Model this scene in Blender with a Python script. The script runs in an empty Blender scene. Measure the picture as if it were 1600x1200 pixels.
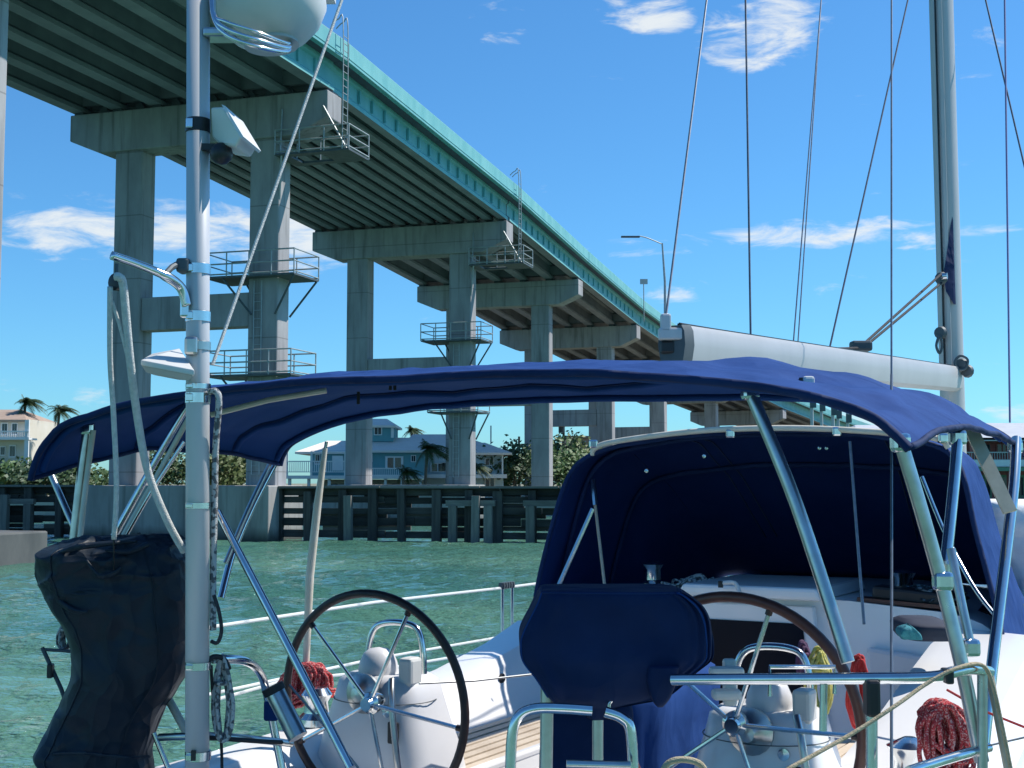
import bpy, math, random
from mathutils import Vector as V, Matrix, noise as mnoise

random.seed(11)
sc = bpy.context.scene
COL = sc.collection
R = math.radians

# ------------------------------------------------------------------ camera
FPX, IW, IH = 2050.0, 1600.0, 1200.0
HORIZON = 755.0
PITCH = math.atan((HORIZON - IH / 2) / FPX)
EYE = V((0, 0, 2.6))
cam_d = bpy.data.cameras.new('camera'); cam = bpy.data.objects.new('camera', cam_d); COL.objects.link(cam)
cam_d.sensor_width = 36; cam_d.lens = 36 * FPX / IW
cam_d.clip_start = 0.05; cam_d.clip_end = 6000
cam.location = EYE; cam.rotation_euler = (R(90) + PITCH, 0, 0)
sc.camera = cam

# ------------------------------------------------------------------ light and exposure
SUN_AZ, SUN_EL = R(70), R(53)
SKY_STRENGTH = 0.096
sc.view_settings.view_transform = 'Standard'; sc.view_settings.look = 'None'
sc.view_settings.gamma = 1; sc.view_settings.use_curve_mapping = False
sc.view_settings.exposure = 0.2
sc.cycles.max_bounces = 7; sc.cycles.caustics_reflective = False; sc.cycles.caustics_refractive = False
sd = V((math.sin(SUN_AZ) * math.cos(SUN_EL), math.cos(SUN_AZ) * math.cos(SUN_EL), math.sin(SUN_EL)))
sun_d = bpy.data.lights.new('sun', 'SUN'); sun = bpy.data.objects.new('sun', sun_d); COL.objects.link(sun)
sun_d.energy = 5.0; sun_d.angle = R(0.53); sun_d.color = (1, .955, .89)
sun.rotation_euler = sd.to_track_quat('Z', 'Y').to_euler(); sun.location = (30, 10, 60)


def az_el(px, py):
    a = math.atan((px - 800) / FPX)
    return a, math.atan((HORIZON - py) / FPX * math.cos(a))


def make_world():
    w = bpy.data.worlds.new('World'); sc.world = w; w.use_nodes = True
    nt = w.node_tree; nt.nodes.clear(); N = nt.nodes.new; L = nt.links.new
    out = N('ShaderNodeOutputWorld'); bg = N('ShaderNodeBackground'); bg.inputs['Strength'].default_value = SKY_STRENGTH
    sky = N('ShaderNodeTexSky'); sky.sky_type = 'NISHITA'; sky.sun_disc = False
    sky.sun_elevation = SUN_EL; sky.sun_rotation = SUN_AZ
    sky.altitude = 0; sky.air_density = 1.0; sky.dust_density = 0.3; sky.ozone_density = 2.5
    tint = N('ShaderNodeMix'); tint.data_type = 'RGBA'; tint.blend_type = 'MULTIPLY'
    tint.inputs['Factor'].default_value = 1; tint.inputs['B'].default_value = (0.52, 1.07, 1.45, 1)
    L(sky.outputs[0], tint.inputs['A'])

    def M(op, a, b=None, c=None, clamp=False):
        n = N('ShaderNodeMath'); n.operation = op; n.use_clamp = clamp
        for i, s in enumerate((a, b, c)):
            if s is None: continue
            if isinstance(s, (int, float)): n.inputs[i].default_value = s
            else: L(s, n.inputs[i])
        return n.outputs[0]
    tc = N('ShaderNodeTexCoord'); sep = N('ShaderNodeSeparateXYZ'); L(tc.outputs['Generated'], sep.inputs[0])
    az = M('ARCTAN2', sep.outputs[0], sep.outputs[1]); el = M('ARCSINE', sep.outputs[2])
    cmb = N('ShaderNodeCombineXYZ'); L(M('MULTIPLY', az, 9.0), cmb.inputs[0]); L(M('MULTIPLY', el, 31.0), cmb.inputs[1])
    cmb.inputs[2].default_value = 3.7
    n1 = N('ShaderNodeTexNoise'); n1.inputs['Scale'].default_value = 2.2; n1.inputs['Detail'].default_value = 9
    n1.inputs['Roughness'].default_value = .62; n1.inputs['Distortion'].default_value = .45
    L(cmb.outputs[0], n1.inputs['Vector'])
    # clouds as they stand in the sky: (px, py, half width, half height, weight)
    blobs = [(250, 358, 350, 58, 1.05), (450, 368, 170, 64, 1.3), (80, 366, 200, 42, 1.05), (300, 345, 120, 40, 1.15), (1195, 45, 110, 58, 1.1), (1215, 5, 120, 40, 1.0), (1010, 8, 95, 42, 1.1),
             (770, 20, 60, 50, .45), (1290, 362, 230, 26, 1.05), (1440, 366, 170, 22, .9), (1055, 460, 60, 26, .85), (985, 384, 120, 22, .6),
             (1540, 72, 60, 40, .6), (1560, 390, 90, 24, .5), (850, 285, 40, 30, .4), (0, 606, 40, 18, .7), (150, 625, 40, 26, .7),
             (1350, 655, 90, 26, .95), (1590, 650, 60, 24, .95), (1120, 440, 160, 18, .35), (1330, 440, 80, 22, .4)]
    tot = None
    for (px, py, hw, hh, wt) in blobs:
        a0, e0 = az_el(px, py)
        da = M('DIVIDE', M('SUBTRACT', az, a0), hw / FPX); de = M('DIVIDE', M('SUBTRACT', el, e0), hh / FPX)
        m = M('SUBTRACT', 1.0, M('ADD', M('MULTIPLY', da, da), M('MULTIPLY', de, de)), clamp=True)
        m = M('MULTIPLY', M('POWER', m, .6), wt)
        tot = m if tot is None else M('MAXIMUM', tot, m)
    dens = M('ADD', M('MULTIPLY', tot, .82), M('MULTIPLY', M('SUBTRACT', n1.outputs[0], .5), 2.6))
    ss = N('ShaderNodeMapRange'); ss.interpolation_type = 'SMOOTHSTEP'; L(dens, ss.inputs['Value'])
    ss.inputs['From Min'].default_value = .42; ss.inputs['From Max'].default_value = 1.25
    ss.inputs['To Max'].default_value = .92
    up = M('MULTIPLY', ss.outputs[0], M('MULTIPLY', M('ADD', el, .02), 40, clamp=True))
    mix = N('ShaderNodeMix'); mix.data_type = 'RGBA'; L(up, mix.inputs['Factor']); L(tint.outputs['Result'], mix.inputs['A'])
    k = .80 / SKY_STRENGTH; mix.inputs['B'].default_value = (k * .93, k * .98, k, 1)
    L(mix.outputs['Result'], bg.inputs['Color']); L(bg.outputs[0], out.inputs[0])


make_world()


# ------------------------------------------------------------------ helpers
def at(px, py, Y):
    """the point at forward distance Y on the line of sight through a photo pixel"""
    rx = (px - IW / 2) / FPX; ru = (IH / 2 - py) / FPX
    y = math.cos(PITCH) - math.sin(PITCH) * ru; z = math.sin(PITCH) + math.cos(PITCH) * ru
    s = Y / y
    return EYE + V((rx * s, Y, z * s))


def atz(px, py, Z):
    p = at(px, py, 1.0) - EYE
    return EYE + p * ((Z - EYE.z) / p.z)


BO = V((0.11, 5.1, 0)); BF = V((.5, .866, 0)); BR = V((.866, -.5, 0))


def B(a, b, z): return BO + BF * a + BR * b + V((0, 0, z))


def spline(pts, n=6, closed=False):
    pts = [V(p) for p in pts]; m = len(pts); out = []
    rng = range(m if closed else m - 1)
    for i in rng:
        if closed: p0, p1, p2, p3 = pts[i - 1], pts[i], pts[(i + 1) % m], pts[(i + 2) % m]
        else: p0, p1, p2, p3 = pts[max(i - 1, 0)], pts[i], pts[i + 1], pts[min(i + 2, m - 1)]
        for k in range(n):
            t = k / n
            out.append(.5 * (2 * p1 + (p2 - p0) * t + (2 * p0 - 5 * p1 + 4 * p2 - p3) * t * t + (3 * p1 - p0 - 3 * p2 + p3) * t ** 3))
    if not closed: out.append(pts[-1])
    return out


class MB:
    def __init__(s): s.v = []; s.f = []; s.mi = []
    def add(s, v, f, mi=0):
        o = len(s.v); s.v += [tuple(p) for p in v]; s.f += [tuple(i + o for i in q) for q in f]; s.mi += [mi] * len(f); return s
    def box(s, c, size, ax=None, mi=0):
        c = V(c); hx, hy, hz = [d / 2 for d in size]
        X, Y, Z = ax if ax else (V((1, 0, 0)), V((0, 1, 0)), V((0, 0, 1)))
        vs = [c + X * (hx * i) + Y * (hy * j) + Z * (hz * k) for k in (-1, 1) for j in (-1, 1) for i in (-1, 1)]
        return s.add(vs, [(0, 2, 3, 1), (4, 5, 7, 6), (0, 1, 5, 4), (2, 6, 7, 3), (0, 4, 6, 2), (1, 3, 7, 5)], mi)
    def beam(s, a, b, w, h, up=V((0, 0, 1)), mi=0):
        a, b = V(a), V(b); d = (b - a); L = d.length; d.normalize(); X = d.cross(up)
        if X.length < 1e-4: X = V((1, 0, 0))
        X.normalize(); Z = X.cross(d)
        return s.box((a + b) / 2, (w, L, h), (X, d, Z), mi)
    def tube(s, pts, r, n=8, closed=False, cap=True, mi=0):
        pts = [V(p) for p in pts]; m = len(pts); rr = r if isinstance(r, (list, tuple)) else [r] * m
        if closed: T = [(pts[(i + 1) % m] - pts[i - 1]).normalized() for i in range(m)]
        else: T = [(pts[min(i + 1, m - 1)] - pts[max(i - 1, 0)]).normalized() for i in range(m)]
        u = T[0].orthogonal().normalized(); vs = []
        for i in range(m):
            u = (u - T[i] * u.dot(T[i]))
            u = u.normalized() if u.length > 1e-6 else T[i].orthogonal().normalized()
            w = T[i].cross(u)
            vs += [pts[i] + (u * math.cos(2 * math.pi * k / n) + w * math.sin(2 * math.pi * k / n)) * rr[i] for k in range(n)]
        fs = []
        for i in range(m if closed else m - 1):
            j = (i + 1) % m
            fs += [(i * n + k, i * n + (k + 1) % n, j * n + (k + 1) % n, j * n + k) for k in range(n)]
        if cap and not closed: fs += [tuple(range(n - 1, -1, -1)), tuple((m - 1) * n + k for k in range(n))]
        return s.add(vs, fs, mi)
    def rings(s, rows, closed_u=True, cap=True, mi=0):
        n = len(rows[0]); vs = [p for r in rows for p in r]; fs = []
        for i in range(len(rows) - 1):
            for k in range(n if closed_u else n - 1):
                k2 = (k + 1) % n
                fs.append((i * n + k, i * n + k2, (i + 1) * n + k2, (i + 1) * n + k))
        if cap and closed_u:
            fs += [tuple(range(n - 1, -1, -1)), tuple((len(rows) - 1) * n + k for k in range(n))]
        return s.add(vs, fs, mi)
    def lathe(s, c, prof, axis=V((0, 0, 1)), n=20, mi=0):
        c = V(c); ax = V(axis).normalized(); u = ax.orthogonal().normalized(); w = ax.cross(u)
        rows = [[c + ax * h + (u * math.cos(2 * math.pi * k / n) + w * math.sin(2 * math.pi * k / n)) * max(r, 1e-4) for k in range(n)] for r, h in prof]
        return s.rings(rows, True, True, mi)
    def prism(s, poly, d, mi=0):
        n = len(poly); d = V(d); vs = [V(p) for p in poly] + [V(p) + d for p in poly]
        return s.add(vs, [tuple(range(n - 1, -1, -1)), tuple(range(n, 2 * n))] + [(i, (i + 1) % n, n + (i + 1) % n, n + i) for i in range(n)], mi)
    def build(s, name, mat, parent=None, smooth=True, bevel=0, angle=38, solid=0):
        me = bpy.data.meshes.new(name)
        vs = s.v; loc = V((0, 0, 0))
        if parent is None:
            xs, ys, zs = zip(*vs); loc = V(((min(xs) + max(xs)) / 2, (min(ys) + max(ys)) / 2, min(zs)))
        else: loc = ORG[parent.name]
        me.from_pydata([(p[0] - loc.x, p[1] - loc.y, p[2] - loc.z) for p in vs], [], s.f)
        mats = mat if isinstance(mat, (list, tuple)) else [mat]
        for m_ in mats: me.materials.append(M[m_] if isinstance(m_, str) else m_)
        if len(mats) > 1 and len(set(s.mi)) > 1: me.polygons.foreach_set('material_index', s.mi)
        me.update()
        if smooth:
            me.polygons.foreach_set('use_smooth', [True] * len(me.polygons)); me.set_sharp_from_angle(angle=R(angle))
        o = bpy.data.objects.new(name, me); COL.objects.link(o)
        if parent is None: o.location = loc; ORG[o.name] = loc
        else: o.parent = parent; ORG[o.name] = loc
        if solid:
            md = o.modifiers.new('thickness', 'SOLIDIFY'); md.thickness = solid; md.offset = 0; md.material_offset = len(mats) - 1; md.material_offset_rim = 0
        if bevel:
            md = o.modifiers.new('bevel', 'BEVEL'); md.width = bevel; md.segments = 2; md.limit_method = 'ANGLE'
        return o


ORG = {}


def tag(o, label, cat, group=None):
    o['label'] = label; o['category'] = cat
    if group: o['group'] = group
    return o


def root(name, loc, label=None, cat=None, group=None):
    o = bpy.data.objects.new(name, None); COL.objects.link(o); o.location = loc; ORG[o.name] = V(loc)
    o.empty_display_size = .3
    if label: tag(o, label, cat, group)
    return o


def sub(name, parent):
    """an Empty that is a part holding sub-parts"""
    o = bpy.data.objects.new(name, None); COL.objects.link(o); o.parent = parent; ORG[o.name] = ORG[parent.name]
    return o


def inst(src, name, parent, mtx):
    o = bpy.data.objects.new(name, src); COL.objects.link(o); o.parent = parent
    o.matrix_local = Matrix.Translation(-ORG[parent.name]) @ mtx
    ORG[o.name] = ORG[parent.name]
    return o


def unit_box(mat):
    me = bpy.data.meshes.new('unit_box'); b = MB().box((0, 0, 0), (1, 1, 1)); me.from_pydata(b.v, [], b.f)
    me.materials.append(M[mat]); me.update(); return me


def structure(o, kind='structure'): o['kind'] = kind; return o


# ------------------------------------------------------------------ materials
M = {}


def mat(name, c1, c2=None, rough=.5, metal=0.0, vs=4.0, stretch=(1, 1, 1), bump=0.0, bs=40.0, spec=.5, lo=.35, hi=.65, detail=6, rvar=0.0, per_obj=0.0, coat=0, weather=0, crumple=0.0, cs=5.0):
    m = bpy.data.materials.new(name); m.use_nodes = True; nt = m.node_tree; p = nt.nodes['Principled BSDF']; N = nt.nodes.new; L = nt.links.new
    p.inputs['Roughness'].default_value = rough; p.inputs['Metallic'].default_value = metal
    p.inputs['Specular IOR Level'].default_value = spec; p.inputs['Coat Weight'].default_value = coat
    p.inputs['Base Color'].default_value = (*c1, 1)
    tc = N('ShaderNodeTexCoord'); mp = N('ShaderNodeMapping'); mp.inputs['Scale'].default_value = stretch
    L(tc.outputs['Object'], mp.inputs['Vector'])
    last = None
    if c2:
        n = N('ShaderNodeTexNoise'); n.inputs['Scale'].default_value = vs; n.inputs['Detail'].default_value = detail; n.inputs['Roughness'].default_value = .6
        L(mp.outputs[0], n.inputs['Vector'])
        mr = N('ShaderNodeMapRange'); mr.inputs['From Min'].default_value = lo; mr.inputs['From Max'].default_value = hi
        L(n.outputs[0], mr.inputs['Value'])
        mx = N('ShaderNodeMix'); mx.data_type = 'RGBA'; mx.inputs['A'].default_value = (*c1, 1); mx.inputs['B'].default_value = (*c2, 1)
        L(mr.outputs[0], mx.inputs['Factor']); last = mx.outputs['Result']
        if rvar:
            r2 = N('ShaderNodeMapRange'); r2.inputs['To Min'].default_value = rough - rvar; r2.inputs['To Max'].default_value = rough + rvar
            L(n.outputs[0], r2.inputs['Value']); L(r2.outputs[0], p.inputs['Roughness'])
    if weather:
        # rain streaks, pour joints and, on footings, a tide stain
        mp2 = N('ShaderNodeMapping'); mp2.inputs['Scale'].default_value = (1.6, 1.6, .10); L(tc.outputs['Object'], mp2.inputs['Vector'])
        n2 = N('ShaderNodeTexNoise'); n2.inputs['Scale'].default_value = 2.2; n2.inputs['Detail'].default_value = 5; L(mp2.outputs[0], n2.inputs['Vector'])
        r2 = N('ShaderNodeMapRange'); r2.inputs['From Min'].default_value = .52; r2.inputs['From Max'].default_value = .72; r2.inputs['To Max'].default_value = .55
        L(n2.outputs[0], r2.inputs['Value'])
        m2 = N('ShaderNodeMix'); m2.data_type = 'RGBA'; m2.inputs['B'].default_value = (.105, .10, .098, 1); L(last, m2.inputs['A']); L(r2.outputs[0], m2.inputs['Factor']); last = m2.outputs['Result']
        geo = N('ShaderNodeNewGeometry'); sp_ = N('ShaderNodeSeparateXYZ'); L(geo.outputs['Position'], sp_.inputs[0])
        def mth(op, a, b=None):
            q = N('ShaderNodeMath'); q.operation = op
            for i_, v_ in enumerate((a, b)):
                if v_ is None: continue
                if isinstance(v_, (int, float)): q.inputs[i_].default_value = v_
                else: L(v_, q.inputs[i_])
            return q.outputs[0]
        j = mth('MULTIPLY', mth('LESS_THAN', mth('FRACT', mth('DIVIDE', sp_.outputs[2], 3.1)), .018), .45)
        m3 = N('ShaderNodeMix'); m3.data_type = 'RGBA'; m3.inputs['B'].default_value = (.10, .095, .09, 1); L(last, m3.inputs['A']); L(j, m3.inputs['Factor']); last = m3.outputs['Result']
        if weather == 2:
            td = N('ShaderNodeMapRange'); td.inputs['From Min'].default_value = 1.0; td.inputs['From Max'].default_value = .45; td.inputs['To Max'].default_value = .85
            L(mth('ADD', sp_.outputs[2], mth('MULTIPLY', n2.outputs[0], .7)), td.inputs['Value'])
            m4 = N('ShaderNodeMix'); m4.data_type = 'RGBA'; m4.inputs['B'].default_value = (.035, .04, .03, 1); L(last, m4.inputs['A']); L(td.outputs[0], m4.inputs['Factor']); last = m4.outputs['Result']
    if per_obj:
        oi = N('ShaderNodeObjectInfo'); hs = N('ShaderNodeHueSaturation'); mr = N('ShaderNodeMapRange')
        mr.inputs['To Min'].default_value = 1 - per_obj; mr.inputs['To Max'].default_value = 1 + per_obj
        L(oi.outputs['Random'], mr.inputs['Value']); L(mr.outputs[0], hs.inputs['Value'])
        if last: L(last, hs.inputs['Color'])
        else: hs.inputs['Color'].default_value = (*c1, 1)
        last = hs.outputs[0]
    if last: L(last, p.inputs['Base Color'])
    if bump:
        n = N('ShaderNodeTexNoise'); n.inputs['Scale'].default_value = bs; n.inputs['Detail'].default_value = 4
        L(mp.outputs[0], n.inputs['Vector'])
        b = N('ShaderNodeBump'); b.inputs['Strength'].default_value = bump; b.inputs['Distance'].default_value = .02
        L(n.outputs[0], b.inputs['Height']); nrm = b.outputs[0]
        if crumple:
            # folds in cloth: crisp ridges of two sizes, pulled a little downwards
            wn = N('ShaderNodeTexNoise'); wn.inputs['Scale'].default_value = cs * .6; L(tc.outputs['Object'], wn.inputs['Vector'])
            va = N('ShaderNodeVectorMath'); va.operation = 'MULTIPLY_ADD'; L(wn.outputs['Color'], va.inputs[0]); va.inputs[1].default_value = (.25, .25, .25); L(tc.outputs['Object'], va.inputs[2])
            mq = N('ShaderNodeMapping'); mq.inputs['Scale'].default_value = (1, 1, .6); mq.inputs['Rotation'].default_value = (.2, .35, 0); L(va.outputs[0], mq.inputs['Vector'])
            tot = None
            for sc2, wt in ((cs, 1.0), (cs * 2.3, .38)):
                vo = N('ShaderNodeTexVoronoi'); vo.feature = 'F1'; vo.inputs['Scale'].default_value = sc2; L(mq.outputs[0], vo.inputs['Vector'])
                mu = N('ShaderNodeMath'); mu.operation = 'MULTIPLY'; mu.inputs[1].default_value = wt; L(vo.outputs['Distance'], mu.inputs[0])
                if tot is None: tot = mu.outputs[0]
                else:
                    ad = N('ShaderNodeMath'); ad.operation = 'ADD'; L(tot, ad.inputs[0]); L(mu.outputs[0], ad.inputs[1]); tot = ad.outputs[0]
            b2 = N('ShaderNodeBump'); b2.inputs['Strength'].default_value = 1; b2.inputs['Distance'].default_value = crumple
            L(tot, b2.inputs['Height']); L(nrm, b2.inputs['Normal']); nrm = b2.outputs[0]
        L(nrm, p.inputs['Normal'])
    M[name] = m
    return m


mat('concrete', (.29, .282, .288), (.40, .39, .395), .85, vs=.9, stretch=(1, 1, .35), bump=.25, bs=6, per_obj=.06, weather=1)
mat('concrete_wet', (.24, .232, .22), (.38, .37, .35), .8, vs=.8, stretch=(1, 1, .25), bump=.3, bs=5, weather=2)
mat('girder', (.22, .225, .265), (.29, .297, .34), .8, vs=.7, bump=.15, bs=5, per_obj=.08)
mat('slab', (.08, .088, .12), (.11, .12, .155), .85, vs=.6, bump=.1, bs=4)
mat('teal', (.14, .42, .435), (.20, .50, .505), .6, vs=1.1, stretch=(1, 1, .5), bump=.1, bs=8)
mat('galv', (.33, .36, .36), (.45, .48, .48), .55, .4, vs=3)
mat('steel_dark', (.07, .09, .10), (.11, .13, .14), .6, .2, vs=3)
mat('timber', (.028, .029, .03), (.085, .08, .072), .85, vs=1.6, stretch=(1, 1, .6), bump=.5, bs=9, per_obj=.35)
mat('concrete_shaded', (.075, .08, .078), (.13, .13, .122), .75, vs=.9, stretch=(1, 1, .4), bump=.3, bs=6)  # nearest footing: concrete darkened, the bridge's shade put into its colour
mat('timber_grey', (.12, .12, .11), (.2, .19, .17), .85, vs=2, bump=.4, bs=9, per_obj=.25)
mat('canvas', (.013, .048, .175), (.021, .066, .225), .8, vs=5, bump=.12, bs=900, spec=.1, crumple=.016, cs=4.5)
mat('canvas_under', (.011, .045, .165), (.015, .054, .19), .8, vs=3, bump=.12, bs=900, spec=.1)  # bimini underside: canvas colour shifted to carry its shade and see-through glow
mat('canvas_dark', (.006, .020, .075), (.011, .030, .10), .75, vs=5, bump=.12, bs=900, spec=.2, crumple=.022, cs=6)
mat('canvas_shaded', (.0045, .015, .056), (.008, .022, .075), .75, vs=5, bump=.12, bs=900, spec=.15, crumple=.02, cs=5)  # navy canvas darkened, with the bimini's shade put into the colour
mat('seam_light', (.03, .05, .10), None, .8)
mat('canvas_inner_shade', (.008, .027, .11), (.012, .034, .13), .8, vs=3, bump=.12, bs=900, spec=.1)  # inside of the hood: same canvas, interior shade painted in as darker colour
mat('cover_black', (.007, .013, .022), (.009, .018, .030), .48, vs=5, bump=.15, bs=600, spec=.3, crumple=.06, cs=5.5)
mat('stainless', (.72, .73, .72), (.62, .63, .62), .16, 1.0, vs=20, rvar=.05)
mat('stainless_dull', (.58, .58, .55), (.46, .46, .43), .3, 1.0, vs=14, rvar=.08)
mat('alu_pole', (.60, .60, .60), (.53, .53, .54), .45, .15, vs=6, stretch=(1, 1, .2))
mat('alu_spar', (.46, .45, .44), (.52, .51, .50), .45, .15, vs=2, stretch=(1, 1, .3))
mat('gelcoat', (.82, .81, .79), (.86, .85, .83), .22, vs=2.5, spec=.5, coat=.2)
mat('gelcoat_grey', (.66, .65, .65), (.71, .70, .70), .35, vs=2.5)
mat('plastic_white', (.62, .61, .57), (.70, .69, .65), .4, vs=4)
mat('plastic_black', (.012, .012, .014), (.02, .02, .022), .45, vs=8)
mat('rubber_black', (.015, .016, .018), None, .6)
mat('acrylic_and_opening', (.003, .006, .014), None, .3, spec=.12)
mat('vinyl', (.006, .010, .022), (.009, .014, .03), .18, vs=4, spec=.5)
mat('teak', (.52, .42, .31), (.62, .52, .40), .7, vs=5, stretch=(1, 1, 1), bump=.2, bs=60, per_obj=.12)
mat('wheel_leather', (.030, .016, .014), (.05, .026, .02), .45, vs=30, bump=.15, bs=200)
mat('wheel_wood', (.085, .03, .022), (.12, .045, .03), .35, vs=20, bump=.05, bs=100)
mat('rope_red', (.46, .03, .04), (.70, .36, .33), .85, vs=190, lo=.52, hi=.62, bump=.5, bs=250, detail=1)
mat('rope_scarlet', (.60, .03, .03), (.6, .06, .06), .8, vs=60, bump=.5, bs=250)
mat('rope_yellow', (.55, .50, .08), (.66, .62, .25), .8, vs=60, bump=.5, bs=250)
mat('rope_purple', (.07, .03, .08), (.14, .06, .12), .8, vs=60, bump=.5, bs=250)
mat('rope_white', (.52, .54, .52), (.66, .67, .64), .85, vs=60, bump=.5, bs=250)
mat('rope_fleck', (.50, .51, .50), (.12, .125, .13), .85, vs=55, lo=.50, hi=.56, bump=.5, bs=250, detail=1)
mat('rope_black', (.014, .015, .018), (.05, .05, .055), .8, vs=60, bump=.4, bs=250)
mat('rope_tan', (.38, .31, .19), (.50, .42, .28), .85, vs=50, bump=.5, bs=250)
mat('rope_teal', (.02, .16, .20), (.04, .26, .30), .85, vs=40, bump=.5, bs=120)
mat('rope_dark_mix', (.012, .02, .03), (.16, .22, .26), .85, vs=45, lo=.5, hi=.6, bump=.5, bs=250, detail=2)
mat('wire', (.30, .31, .33), (.22, .23, .25), .4, .7, vs=30)
mat('wire_dark', (.09, .10, .13), (.14, .15, .18), .5, .3, vs=30)
mat('wire_purple', (.26, .22, .40), None, .7)
mat('coated_wire', (.74, .77, .74), None, .5)
mat('cream_pole', (.62, .56, .44), (.70, .65, .55), .5, vs=8)
mat('strap_tan', (.44, .41, .33), (.52, .48, .39), .8, vs=20)
mat('cushion', (.012, .018, .04), (.02, .03, .055), .8, vs=6)
mat('white_cloth', (.72, .72, .70), (.80, .80, .78), .8, vs=6, bump=.2, bs=30)
mat('house_teal', (.13, .33, .36), (.15, .37, .40), .8, vs=.8)
mat('house_blue', (.55, .68, .74), (.60, .72, .78), .8, vs=.8)
mat('house_cream', (.62, .58, .48), (.68, .64, .55), .8, vs=.6)
mat('house_pink', (.46, .30, .22), (.52, .36, .27), .85, vs=.6)
mat('house_maroon', (.34, .09, .09), (.40, .12, .115), .8, vs=.8)
mat('house_grey', (.46, .46, .45), (.52, .52, .51), .8, vs=.8)
mat('trim_white', (.74, .75, .74), (.80, .80, .79), .6, vs=2)
mat('trim_green', (.13, .26, .17), None, .7)
mat('roof_cream', (.80, .70, .63), (.84, .75, .68), .75, vs=1.5)
mat('roof_grey', (.46, .47, .48), (.55, .56, .57), .5, vs=1)
mat('roof_brown', (.33, .24, .18), (.40, .30, .23), .85, vs=1.5)
mat('glass_dark', (.02, .03, .04), (.03, .045, .055), .08, vs=.5, spec=.7)
mat('bark', (.13, .10, .075), (.20, .16, .12), .9, vs=4, bump=.5, bs=15)
mat('leaf', (.045, .10, .028), (.09, .15, .045), .6, vs=1.2, per_obj=.2)
mat('leaf_dark', (.032, .07, .03), (.06, .105, .042), .6, vs=1.2, per_obj=.2)
mat('leaf_light', (.10, .15, .04), (.15, .19, .06), .6, vs=1.2, per_obj=.2)
mat('palm_leaf', (.03, .065, .02), (.065, .10, .035), .55, vs=2)
mat('soil', (.16, .17, .10), (.26, .24, .17), .95, vs=.15)
mat('seawall', (.30, .30, .28), (.40, .39, .36), .9, vs=.7)


def water_mat():
    m = bpy.data.materials.new('water'); m.use_nodes = True; nt = m.node_tree; p = nt.nodes['Principled BSDF']; N = nt.nodes.new; L = nt.links.new
    p.inputs['Roughness'].default_value = .06; p.inputs['IOR'].default_value = 1.33
    tc = N('ShaderNodeTexCoord')
    big = N('ShaderNodeTexNoise'); big.inputs['Scale'].default_value = .09; big.inputs['Detail'].default_value = 4
    L(tc.outputs['Object'], big.inputs['Vector'])
    mx = N('ShaderNodeMix'); mx.data_type = 'RGBA'; mx.inputs['A'].default_value = (.048, .150, .112, 1); mx.inputs['B'].default_value = (.10, .225, .15, 1)
    mr = N('ShaderNodeMapRange'); mr.inputs['From Min'].default_value = .35; mr.inputs['From Max'].default_value = .65
    L(big.outputs[0], mr.inputs['Value']); L(mr.outputs[0], mx.inputs['Factor']); L(mx.outputs['Result'], p.inputs['Base Color'])
    h = None
    for sc_, st, rot in ((1.8, .30, .3), (4.2, .40, -.25), (9.5, .27, .5), (21, .11, .1)):
        mp = N('ShaderNodeMapping'); mp.inputs['Rotation'].default_value = (0, 0, rot); mp.inputs['Scale'].default_value = (.55, 1.25, 1)
        L(tc.outputs['Object'], mp.inputs['Vector'])
        n = N('ShaderNodeTexNoise'); n.inputs['Scale'].default_value = sc_; n.inputs['Detail'].default_value = 3; L(mp.outputs[0], n.inputs['Vector'])
        mu = N('ShaderNodeMath'); mu.operation = 'MULTIPLY'; mu.inputs[1].default_value = st; L(n.outputs[0], mu.inputs[0])
        if h is None: h = mu.outputs[0]
        else:
            ad = N('ShaderNodeMath'); ad.operation = 'ADD'; L(h, ad.inputs[0]); L(mu.outputs[0], ad.inputs[1]); h = ad.outputs[0]
    wp_ = N('ShaderNodeTexNoise'); wp_.inputs['Scale'].default_value = .16; wp_.inputs['Detail'].default_value = 3; wm = N('ShaderNodeMapping'); wm.inputs['Scale'].default_value = (.5, 1.4, 1); wm.inputs['Rotation'].default_value = (0, 0, .25)
    L(tc.outputs['Object'], wm.inputs['Vector']); L(wm.outputs[0], wp_.inputs['Vector'])
    wr_ = N('ShaderNodeMapRange'); wr_.inputs['From Min'].default_value = .32; wr_.inputs['From Max'].default_value = .68; wr_.inputs['To Min'].default_value = .35; wr_.inputs['To Max'].default_value = 1.25
    L(wp_.outputs[0], wr_.inputs['Value']); hm = N('ShaderNodeMath'); hm.operation = 'MULTIPLY'; L(h, hm.inputs[0]); L(wr_.outputs[0], hm.inputs[1]); h = hm.outputs[0]
    b = N('ShaderNodeBump'); b.inputs['Strength'].default_value = 1; b.inputs['Distance'].default_value = .42
    L(h, b.inputs['Height']); L(b.outputs[0], p.inputs['Normal'])
    M['water'] = m


water_mat()

# ------------------------------------------------------------------ water and land
def axis_pts(lo, f0, f1, hi, step, n):
    a = [lo + (f0 - lo) * (1 - (1 - i / n) ** 2) for i in range(n)]
    m = int((f1 - f0) / step); b = [f0 + (f1 - f0) * i / m for i in range(m)]
    c = [f1 + (hi - f1) * (i / n) ** 2 for i in range(n + 1)]
    return a + b + c


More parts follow.
